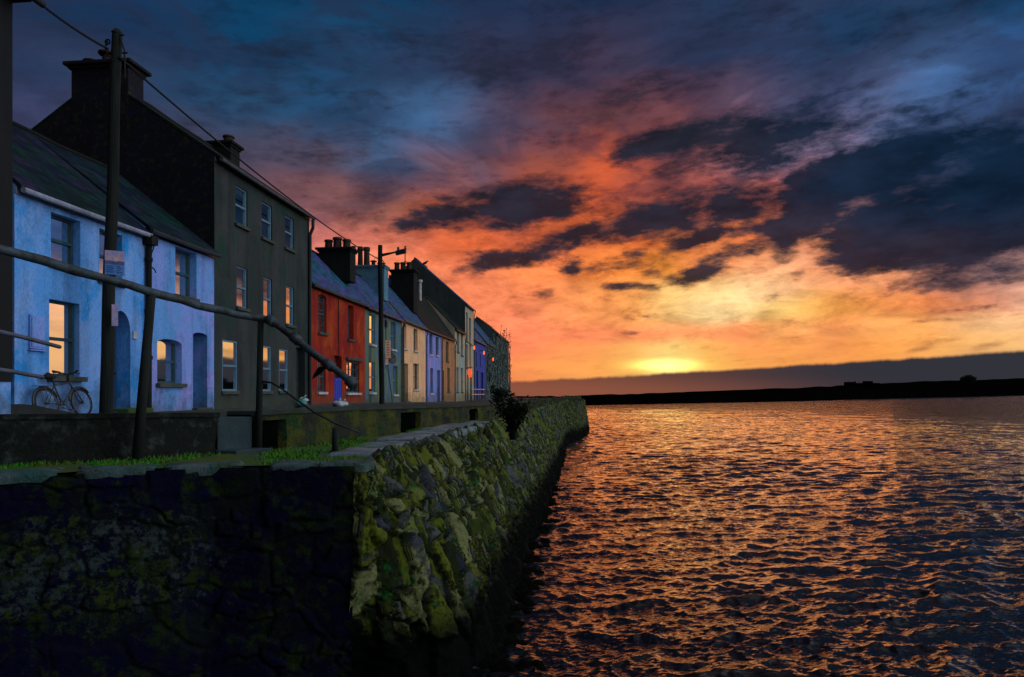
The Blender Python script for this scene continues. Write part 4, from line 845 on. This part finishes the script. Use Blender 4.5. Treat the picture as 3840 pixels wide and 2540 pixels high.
# creepers
M_vine = mat('vine_bark', (.16,.20,.19), (.015,.02,.015), .9, 2, 20, .2); M_vleaf = mat('vine_leaf', (.12,.17,.15), (.01,.02,.015), .7, 1.6, 12, 0, c3=(.05,.07,.02))
def creeper(ya, yb, zt, label, seedv):
    rr = random.Random(seedv); rt = thing('creeper', (FX+.1, (ya+yb)/2, -1.0), label, 'climbing plant', 'creepers on the end houses'); mb = MB(); lf = MB()
    for q in range(15):
        y = rr.uniform(ya, yb); x = FX+.12+rr.random()*.2; z = -1.1; pts = [(x,y,z)]; top = zt*rr.uniform(.6, 1.05); r0_ = rr.uniform(.04,.13)
        while z < top:
            z += .55; y += rr.gauss(0, .34); x = FX+.12+abs(rr.gauss(0,.10)); y = min(max(y, ya), yb); pts.append((x,y,z))
            if z > .5:
                for _ in range(1):
                    s = rr.uniform(.08,.20); c = Vector((x+rr.uniform(0,.12), min(yb, y+rr.gauss(0,.3)), z+rr.gauss(0,.3))); a = Vector((rr.gauss(0,.4),rr.gauss(0,1),rr.gauss(0,1.2))).normalized(); b2 = a.orthogonal(); lf.add([c-a*s,c+b2*s*.5,c+a*s,c-b2*s*.5],[(0,1,2,3)])
        mb.tube(pts, [r0_*(1-.8*i/len(pts)) for i in range(len(pts))], 5)
    mb.build('stem', M_vine, rt); lf.build('leaves', M_vleaf, rt)
creeper(u1-1.5, (u1+i1_)/2, 7.0, 'bare pale creeper beside the ultramarine house', 5); creeper((u1+i1_)/2, i1_+1, 7.5, 'dense creeper over the grey-green house front', 6)
creeper(i1_+1, (e0_+e1_)/2, 9.0, 'creeper climbing the left half of the last house', 8); creeper((e0_+e1_)/2, e1_, 9.2, 'creeper at the outer corner of the last house', 9)

# ================================================================== poles and cables
def pole(xb, yb_, xt_, yt, X, r0_, r1_, label, name='utility_pole'):
    a = onX(xb, yb_, X); a.z = street_z(a.y); d = pdir(xt_, yt); tt_ = (a.y)/d.y; top = d*tt_
    rt = thing(name, tuple(a), label, 'street lamp' if name == 'lamp_post' else 'pole'); mb = MB()
    n = 12; pts = [a.lerp(top, i/n)+Vector((.015*math.sin(i*1.1), 0, 0)) for i in range(n+1)]; pts[0].z -= .3
    mb.tube(pts, [r0_+(r1_-r0_)*i/n for i in range(n+1)], 14); mb.build('post', M_blackwood, rt, smooth=False); return rt, a, top
p1, pb1, pt1 = pole(244, 955, 271, 76, -11.15, .145, .11, 'tall leaning wooden utility pole in front of the blue-tinted house')
mb = MB(); mb.tube([pt1+Vector((0,0,-.02)), pt1+Vector((.02,0,.08))], [.125,.06], 12); mb.build('cap', M_blackwood, p1)
q = pt1+Vector((0,0,-.35)); mb = MB(); mb.tube([q+Vector((-.2,-.05,.15)), q+Vector((-.26,-.05,0)), q+Vector((-.2,-.05,-.2)), q+Vector((.0,-.16,-.35))], .02, 6); mb.ring(q+Vector((-.2,-.05,.12)), .06, .018, (1,0,0), (0,0,1), 12, 5)
mb.tube([q+Vector((.12,-.05,.2)), q+Vector((.22,-.05,-.1)), q+Vector((.24,-.05,-.75))], .018, 6); mb.tube([q+Vector((.08,-.05,.26)), q+Vector((.22,-.05,.26))], .015, 6); mb.tube([q+Vector((.17,-.05,-.16)), q+Vector((.3,-.05,-.16))], .02, 6); mb.build('bracket', M_rope, p1)
p2, pb2, pt2 = pole(884, 942, 880, 568, -11.3, .15, .125, 'slim black street lamp pole with side arm in front of the grey-green house', 'lamp_post')
def px2(x, y, dy=0): d = pdir(x, y); return d*((pb2.y+dy)/d.y)
mb = MB(); mb.tube([px2(884.5,591), px2(905,586.5), px2(918,583.5)], [.09,.06,.045], 8); mb.build('arm', M_darkmetal, p2)
mb = MB(); a = px2(917,584.5); b_ = px2(940,580.5); mb.add([(a.x,a.y-.16,a.z-.16),(b_.x,a.y-.13,b_.z-.12),(b_.x,a.y+.13,b_.z-.12),(a.x,a.y+.16,a.z-.16),(a.x,a.y-.12,a.z+.08),(b_.x,a.y-.1,b_.z+.12),(b_.x,a.y+.1,b_.z+.12),(a.x,a.y+.12,a.z+.08)], [(3,2,1,0),(4,5,6,7),(0,1,5,4),(1,2,6,5),(2,3,7,6),(3,0,4,7)])
c = px2(922,579); mb.tube([c, c+Vector((0,0,.16))], .07, 8); c = px2(938.5,578); mb.tube([c, c+Vector((0,0,.12))], .06, 8); mb.build('lamp_head', M_darkmetal, p2, bevel=.02)
mb = MB(); a = px2(921,588.5); b_ = px2(937,586); mb.tube([a, b_], .05, 8); mb.build('lamp_lens', M_pale, p2)
mb = MB(); mb.ring(px2(874,607), .28, .012, (.7,0,0), (0,0,1), 18, 5); mb.ring(px2(887,612), .2, .012, (.5,0,0), (0,0,1), 16, 5); mb.tube([px2(884,600),px2(888,607),px2(887,616),px2(890,622)], .02, 6); mb.build('cable_coil', M_rope, p2)
def plate(name, label, cat, cx_, cy_, d, w, h, mats, base=None):
    pass
# aerial mast on third chimney
rt = thing('aerial_mast', tuple(onY(938,622,y1_-.4)), 'thin television aerial mast rising from the chimney behind the lamp head', 'aerial')
a = onY(938,625,y1_-.4); b_ = onY(938,570,y1_-.4); mb = MB(); mb.tube([a,b_], .04, 6); mb.build('mast', M_darkmetal, rt)
mb = MB()
for y in (572,578,607): c = onY(938,y,y1_-.4); mb.tube([c+Vector((-.1,0,0)),c+Vector((.12,0,.05))], .03, 5)
mb.build('element', M_darkmetal, rt)
def cable(pts, sag, label):
    v = []
    for (a, b2), sg in zip(zip(pts, pts[1:]), sag):
        for i in range(24): f = i/24; q = Vector(a).lerp(Vector(b2), f); q.z -= sg*4*f*(1-f); v.append(q)
    v.append(Vector(pts[-1])); mb = MB(); mb.tube(v, .026, 6); o = mb.build('overhead_cable', M_rope); tag(o, label, 'cable', 'overhead cables'); return o
cA = Vector((xr+.42, yN+.25, ez+.02)); P1a = pt1+Vector((-.15,-.1,-.42)); P1b = pt1+Vector((.12,-.1,-.62)); P2a = px2(876, 600)
cable([cA, P1a], [.05], 'black cable from the near dark house to the leaning wooden pole')
cable([P1b, P2a], [.35], 'long black cable from the leaning wooden pole to the lamp pole, passing the grey house')
# signs on poles
def board(nm, label, A, w, h, col_top, parts):
    d = Vector((A.x, A.y, 0)).normalized(); rgt = Vector((d.y, -d.x, 0)); c = A-d*.2
    rt = thing(nm, tuple(c), label, 'sign')
    def rect(x0, x1, z0, z1, off, m, name):
        mb = MB(); o = -d*off; mb.prism([c+rgt*x0+Vector((0,0,z0))+o, c+rgt*x1+Vector((0,0,z0))+o, c+rgt*x1+Vector((0,0,z1))+o, c+rgt*x0+Vector((0,0,z1))+o], -d*.006); return mb.build(name, m, rt)
    mb = MB(); mb.prism([c+rgt*(-w/2)+Vector((0,0,-h/2)), c+rgt*(w/2)+Vector((0,0,-h/2)), c+rgt*(w/2)+Vector((0,0,h/2)), c+rgt*(-w/2)+Vector((0,0,h/2))], d*.02); mb.build('board', col_top, rt)
    for (x0, x1, z0, z1, m, nm2, lay) in parts: rect(x0, x1, z0, z1, .002+lay*.009, m, nm2)
    return rt
S_blue = mat('sign_blue', (.09,.25,.62), (.07,.2,.55), .6, 3, 30, 0); S_sky = mat('sign_photo_sky', (.42,.33,.55), (.30,.28,.55), .6, 4, 30, 0, c3=(.6,.36,.4)); S_sea = mat('sign_photo_sea', (.14,.10,.25), (.06,.10,.25), .6, 6, 30, 0, stretch=(1,1,3)); S_sun = mat('sign_photo_glow', (.75,.45,.42), None, .6, 3, 30, 0); S_txt = mat('sign_text', (.03,.09,.3), None, .6, 3, 30, 0)
t1 = (pb1.y)/pdir(265,612).y; A = pdir(265.5,612)*t1; sc = (pdir(285,612)*t1-pdir(246,612)*t1).length
bh = (pdir(265,585)*t1).z-(pdir(265,640)*t1).z
prt = [(-sc/2, sc/2, .08*bh, .5*bh, S_sky, 'picture', 0), (-sc/2, sc/2, -.05*bh, .08*bh, S_sea, 'picture', 0), (-.05*sc, .13*sc, .04*bh, .2*bh, S_sun, 'picture', 1)]
for k in range(4): prt += [(-.42*sc, (-.02 if k % 2 else -.1)*sc, (-.16-.08*k)*bh, (-.13-.08*k)*bh, S_txt, 'text_line', 0), (.12*sc, (.38 if k % 2 else .3)*sc, (-.16-.08*k)*bh, (-.13-.08*k)*bh, S_txt, 'text_line', 0)]
board('notice_board', 'blue notice board with a sunset picture on the leaning utility pole', A, sc, bh, S_blue, prt)
t2 = pb1.y/pdir(261,732).y; A = pdir(260.5,732)*t2; board('pole_plate', 'small pale plate low on the leaning utility pole', A+Vector((.06,0,0)), .13, .5, S_sky, [])
S_peach = mat('sign_sunlit_peach', (.95,.62,.42), (.9,.52,.32), .5, 3, 30, 0); S_ptx = mat('sign_rust_text', (.5,.16,.06), None, .6, 3, 30, 0)  # lamp pole plates: the sunset light they catch is put into the colour
A = px2(898.5,809); wS = .33; hS_ = px2(898,788).z-px2(898,829).z
board('parking_sign', 'tall sign plate coloured as if peach-lit on the side of the lamp pole', A, wS*.9, hS_, S_peach, [(-.08,.06,hS_*(.36-.14*k),hS_*(.40-.14*k),S_ptx,'text_line',0) for k in range(6)])
A = px2(895.5,838); board('pole_tag', 'smaller pinkish plate below the tall sign on the lamp pole', A, .17, px2(898,831).z-px2(898,846).z, S_sill if False else S_peach, [])
# bird on the pointed ridge
bp_ = onY(984,613,tY+.3); rt = thing('gull', tuple(bp_), 'tiny dark bird perched on the slope of the pointed gable', 'bird')
mb = MB(); bv = bp_; mb.tube([bv+Vector((-.3,0,.05)), bv+Vector((-.1,0,.14)), bv+Vector((.1,0,.2)), bv+Vector((.2,0,.34)), bv+Vector((.3,0,.36)), bv+Vector((.42,0,.34))], [.02,.12,.13,.07,.07,.01], 8); mb.tube([bv+Vector((0,0,.1)), bv+Vector((0,0,-.15))], .02, 5); mb.build('body', M_darkmetal, rt, smooth=True)

# ================================================================== rusty handrail on the lower quay
rt = thing('handrail', tuple(onZ(318,1070,ZP)), 'thick rusty tubular handrail crossing in front of the houses and bending down to the quay', 'handrail')
H0 = onZ(316,1070,ZP); d = pdir(351,676); H0t = d*(H0.y/d.y); H1 = onZ(598,1046,ZP); d = pdir(604,738); H1t = d*(H1.y/d.y)
dirv = (H0t-H1t); far_ = H0t+dirv*1.45+Vector((0,0,.12)); H2 = onZ(776,1050,ZP); d = pdir(822,892); H3 = d*((H2.y-.2)/d.y)
RP = []
for i in range(9): f = i/8; q = far_.lerp(H0t, f); q.z -= .0; RP.append(q)
for i in range(1, 9): f = i/8; q = H0t.lerp(H1t, f); q.z -= .035*math.sin(math.pi*f); RP.append(q)
d = pdir(628,742); RP.append(d*((H1.y)/d.y)); 
for f in (.12,.3,.5,.7,.87,1): q = RP[17].lerp(H3, f); RP.append(q)
RP = [p+Vector((0,0,.012*math.sin(i*2.1))) for i, p in enumerate(RP)]
mb = MB(); mb.tube(RP, [.068+.005*math.sin(i*1.7) for i in range(len(RP))], 14); mb.build('rail', M_iron, rt, smooth=True)
for a, b_, r0_ in ((H0, H0t, .075), (H1, H1t, .06)):
    mb = MB(); mb.tube([a+Vector((0,0,-.1)), a.lerp(b_, .5), b_], [r0_*1.1, r0_, r0_*.9], 12); mb.tube([a+Vector((0,0,-.02)), a+Vector((0,0,.05))], r0_*1.7, 12); mb.build('post', M_blackwood, rt, smooth=True)
mb = MB(); c = RP[-1]; dv_ = (RP[-1]-RP[-2]).normalized(); mb.tube([c-dv_*.2, c-dv_*.17, c-dv_*.02, c+dv_*.01], [.08,.105,.105,.07], 12); mb.build('end_cap', M_iron, rt, smooth=True)
for i_ in (17, 19, 21):
    c = RP[i_]; dv_ = (RP[i_+1]-RP[i_]).normalized(); mb = MB(); mb.tube([c-dv_*.09, c+dv_*.09], .096, 12); mb.build('collar', M_iron, rt, smooth=True)
q0 = RP[18].lerp(RP[20], .8); dep = q0.y
def pd(x, y, Y): d = pdir(x, y); return d*(Y/d.y)
mb = MB(); mb.prism([pd(738,850,dep)+Vector((0,-.03,0)), pd(758,849,dep)+Vector((0,-.03,0)), pd(742,866,dep)+Vector((0,-.03,0)), pd(723,878,dep)+Vector((0,-.03,0)), pd(727,867,dep)+Vector((0,-.03,0))], (0,.06,0)); mb.build('bracket', M_blackwood, rt, bevel=.01)
rt = thing('handrail', tuple(H2), 'thin dark pipe rail sagging from the tall post down to a short stub post', 'handrail')
mb = MB(); mb.tube([H2+Vector((0,0,-.1)), pd(776,992,H2.y)], [.06,.055], 12); mb.tube([H2, H2+Vector((0,0,.05))], .1, 12); mb.build('post', M_blackwood, rt, smooth=True)
L = [pd(604,883,H1.y), pd(628,886,H1.y-.05), pd(652,900,H1.y-.1), pd(690,928,H1.y-.2), pd(725,953,H2.y), pd(775,980,H2.y), pd(812,994,H2.y+.1), pd(832,1001,H2.y+.15)]
mb = MB(); mb.tube(L, .02, 8); mb.build('rail', M_darkmetal, rt, smooth=True)
for (x0_, y0q, x1_, y1q, lb) in ((-60,755,140,804,'upper of the two thin grey rails ending over the blue-tinted house front'),(-60,848,100,874,'lower of the two thin grey rails ending near the bicycle saddle')):
    a = pd(x0_, y0q, far_.y-.9); b_ = pd(x1_, y1q, far_.y+1.2); mb = MB(); mb.tube([a, a.lerp(b_, .5)+Vector((0,0,.01)), b_-(b_-a).normalized()*.03, b_], [.027,.027,.027,.016], 10); o = mb.build('guard_rail', mat('galvanised_rail', (.10,.13,.2), (.07,.09,.12), .5, 4, 30, .3), smooth=True); tag(o, lb, 'rail', 'thin rails at the left edge')

# ================================================================== bicycle leaning on the wall
cy0 = onX(102, 900, -11.75).y; cy1 = onX(183, 900, -11.75).y; R_ = .335; zg = onX(140, 967, -11.72).z
rt = thing('bicycle', (-11.7, (cy0+cy1)/2, zg), 'dark bicycle with grey wheel rims leaning against the blue-tinted house', 'bicycle')
lean = Vector((-.20, 0, .98)).normalized()
def bk(y, z, x=0): return Vector((-11.62, y, zg))+lean*z+Vector((x, 0, 0))
M_tyre = mat('tyre_rubber', (.015,.015,.015), None, .8, 5, 40, 0); M_rim = mat('rim_metal', (.14,.15,.18), None, .4, 5, 40, 0, metal=.5); M_bf = mat('bicycle_paint', (.04,.06,.07), None, .4, 5, 40, 0)
wb = cy1-cy0
for yc_, nm in ((cy0, 0), (cy1, 1)):
    c = bk(yc_, R_); mb = MB(); mb.ring(c, R_-.02, .021, (0,1,0), lean, 40, 8); w = mb.build('wheel', M_tyre, rt, smooth=True)
    mb = MB(); mb.ring(c, R_-.045, .012, (0,1,0), lean, 40, 6); mb.build('rim', M_rim, w, smooth=True)
    mb = MB()
    for k in range(24): t = 6.2832*k/24; mb.tube([c+Vector((.02*(-1)**k,0,0)), c+Vector((0,1,0))*(R_-.05)*math.cos(t)+lean*(R_-.05)*math.sin(t)], .003, 3, False)
    mb.tube([c+Vector((-.05,0,0)), c+Vector((.05,0,0))], .025, 8); mb.build('spokes', M_rim, w)
    mb = MB(); mb.tube([c+Vector((0,1,0))*(R_+.03)*math.cos(t)+lean*(R_+.03)*math.sin(t) for t in np.linspace(.4 if nm == 0 else .7, 3.3 if nm == 0 else 3.0, 16)], .026, 6); mb.build('mudguard', M_bf, rt, smooth=True)
bb = bk(cy0+.44, .30); st_ = bk(cy0+.28, .82); hd_ = bk(cy0+wb-.27, .86); hl_ = bk(cy0+wb-.20, .66); fk = bk(cy1, R_); rk_ = bk(cy0, R_)
mb = MB(); mb.tube([bb, bk(cy0+.31,.74)], .019, 8); mb.tube([bb, hl_], .021, 8); mb.tube([bk(cy0+.31,.74), hd_-lean*.05], .018, 8); mb.tube([hd_, hl_], .022, 8)
for s in (-1, 1): mb.tube([rk_+Vector((.05*s,0,0)), bb], .010, 6); mb.tube([rk_+Vector((.05*s,0,0)), bk(cy0+.31,.74)], .010, 6)
mb.build('frame', M_bf, rt, smooth=True)
mb = MB()
for s in (-1, 1): mb.tube([fk+Vector((.05*s,0,0)), hl_+Vector((.04*s,.02,0)), hl_], .013, 6)
mb.build('fork', M_bf, rt, smooth=True)
mb = MB(); mb.tube([bk(cy0+.31,.74), bk(cy0+.27,.9)], .014, 8); sd_ = bk(cy0+.24, .93); mb.tube([sd_+Vector((0,-.15,0)), sd_+Vector((0,-.06,.02)), sd_+Vector((0,.08,.0)), sd_+Vector((0,.18,.01))], [.05,.085,.04,.02], 10); mb.build('saddle', M_tyre, rt, smooth=True)
mb = MB(); hb = hd_+lean*.14; mb.tube([hd_, hb], .016, 8); mb.tube([hb+Vector((-.27,-.12,.04)), hb+Vector((-.2,-.02,.05)), hb, hb+Vector((.2,.0,.05)), hb+Vector((.32,-.08,.09))], .015, 8)
for s in (-1, 1): mb.tube([hb+Vector((.2*s,0,.05)), hb+Vector((.31*s,-.1,.08))], .022, 8); mb.tube([hb+Vector((.18*s,.05,.03)), hb+Vector((.28*s,.04,0.02))], .008, 5)
mb.build('handlebar', M_tyre, rt, smooth=True)
mb = MB(); mb.ring(bb+Vector((.06,0,0)), .09, .012, (0,1,0), lean, 24, 5); mb.tube([bb+Vector((-.08,0,0)), bb+Vector((.09,0,0))], .02, 8); mb.tube([bb+Vector((.09,0,0)), bb+Vector((.09,.12,-.12))], .012, 6); mb.tube([bb+Vector((-.09,0,0)), bb+Vector((-.09,-.12,.12))], .012, 6); mb.box(*[v for q in zip(bb+Vector((.09,.07,-.14)), bb+Vector((.18,.17,-.11))) for v in q]); mb.tube([bb+Vector((.06,0,.09)), rk_+Vector((.06,0,.04))], .007, 5); mb.tube([bb+Vector((.06,0,-.09)), rk_+Vector((.06,0,-.04))], .007, 5); mb.build('chainset', M_rim, rt)
mb = MB(); mb.tube([rk_+Vector((.07,0,0)), bk(cy0-.05,.72,.07)], .007, 5); mb.tube([rk_+Vector((-.07,0,0)), bk(cy0-.05,.72,-.07)], .007, 5); mb.box(-11.62-.07-.15, -11.62+.07-.15, cy0-.25, cy0+.22, zg+.70, zg+.715); mb.build('luggage_rack', M_bf, rt)

# rubbish bags on the pavement
M_bag = mat('bag_plastic', (.5,.5,.62), (.35,.5,.5), .35, 6, 30, .6); M_bag2 = mat('bag_green', (.06,.28,.24), None, .4, 6, 30, .6)
def bag(x, y, r_, label, m, X=-11.2):
    a = onX(x, y, X); rt = thing('rubbish_bag', (a.x, a.y, a.z), label, 'bag', 'bags left on the pavement'); mb = MB(); blob(mb, (a.x, a.y, a.z+r_*.5), r_, x, 14, 9, .6); mb.build('sack', m, rt, smooth=True)
    mb = MB(); mb.tube([(a.x,a.y,a.z+r_*.9),(a.x+.03,a.y,a.z+r_*1.25),(a.x+.1,a.y,a.z+r_*1.45)], [r_*.25,r_*.1,r_*.22], 8); mb.build('knot', m, rt, smooth=True)
bag(699,941,.24,'green bag on the pavement by the grey house door',M_bag2); bag(703,932,.2,'white plastic bag on the doorstep of the grey house',M_bag,-11.6); bag(784,942,.26,'white bag left of the pair below the blue half-door',M_bag); bag(795,942,.24,'white bag right of the pair below the blue half-door',M_bag)

# shrub on the quay edge and scrub beyond
def shrub(c, h, label, seedv, group=None):
    rr = random.Random(seedv); rt = thing('shrub', c, label, 'shrub', group); st2 = MB(); lf = MB(); c = Vector(c)
    for q in range(9):
        a = rr.uniform(0, 6.28); tip = c+Vector((math.cos(a)*h*rr.uniform(.1,.42), math.sin(a)*h*.3, h*rr.uniform(.6,1.0))); mid = c.lerp(tip, .5)+Vector((rr.gauss(0,.08),0,.05)); st2.tube([c+Vector((rr.gauss(0,.08),0,-.2)), mid, tip], [.045,.03,.01], 6)
        for _ in range(80):
            f = rr.random()**.6; p = c.lerp(mid, f*2) if f < .5 else mid.lerp(tip, f*2-1); p = p+Vector((rr.gauss(0,.11),rr.gauss(0,.11),rr.gauss(0,.10))); s = rr.uniform(.05,.13); d_ = Vector((rr.gauss(0,1),rr.gauss(0,1),rr.gauss(.3,1))).normalized(); b2 = d_.orthogonal().normalized(); lf.add([p-d_*s, p+b2*s*.32, p+d_*s, p-b2*s*.32], [(0,1,2,3)])
    st2.build('stem', M_leafdark, rt); lf.build('foliage', M_leafdark, rt)
a = onZ(1180, 1000, ZP-.15); shrub((a.x+.1, a.y, ZP-.2), 1.45, 'tall dark ragged shrub growing from the edge of the quay', 3)
a = onZ(1155, 962, ZP); shrub((a.x, a.y, ZP), 1.5, 'lower dark shrub just behind and left of the ragged one', 4)
sc_ = MB(); rr = random.Random(12)
for i in range(5200):
    y = 26+62*rr.random(); xr_ = float(np.interp(y, TY, TX)); x = xr_-.1-rr.random()**1.5*2.4; 
    if mnoise.noise((x*.8, y*.3, 8)) < -.1: continue
    z = platz(x, y); p = Vector((x, y, z+rr.random()**2*.42)); s = rr.uniform(.08,.2); d_ = Vector((rr.gauss(0,.6),rr.gauss(0,.6),rr.gauss(.2,1))).normalized(); b2 = d_.orthogonal().normalized(); sc_.add([p-d_*s, p+b2*s*.3, p+d_*s, p-b2*s*.3], [(0,1,2,3)])
o = sc_.build('scrub', mat('scrub_leaf', (.03,.04,.015), (.05,.055,.02), .85, 2, 12, 0)); tag(o, 'low dark scrub covering the far end of the quay', 'undergrowth', kind='stuff')
# land under the houses
mb = MB(); mb.box(-60, -3.4, 11.2, 112, -8, -1.75); o = mb.build('ground', M_oldwall); o['kind'] = 'structure'
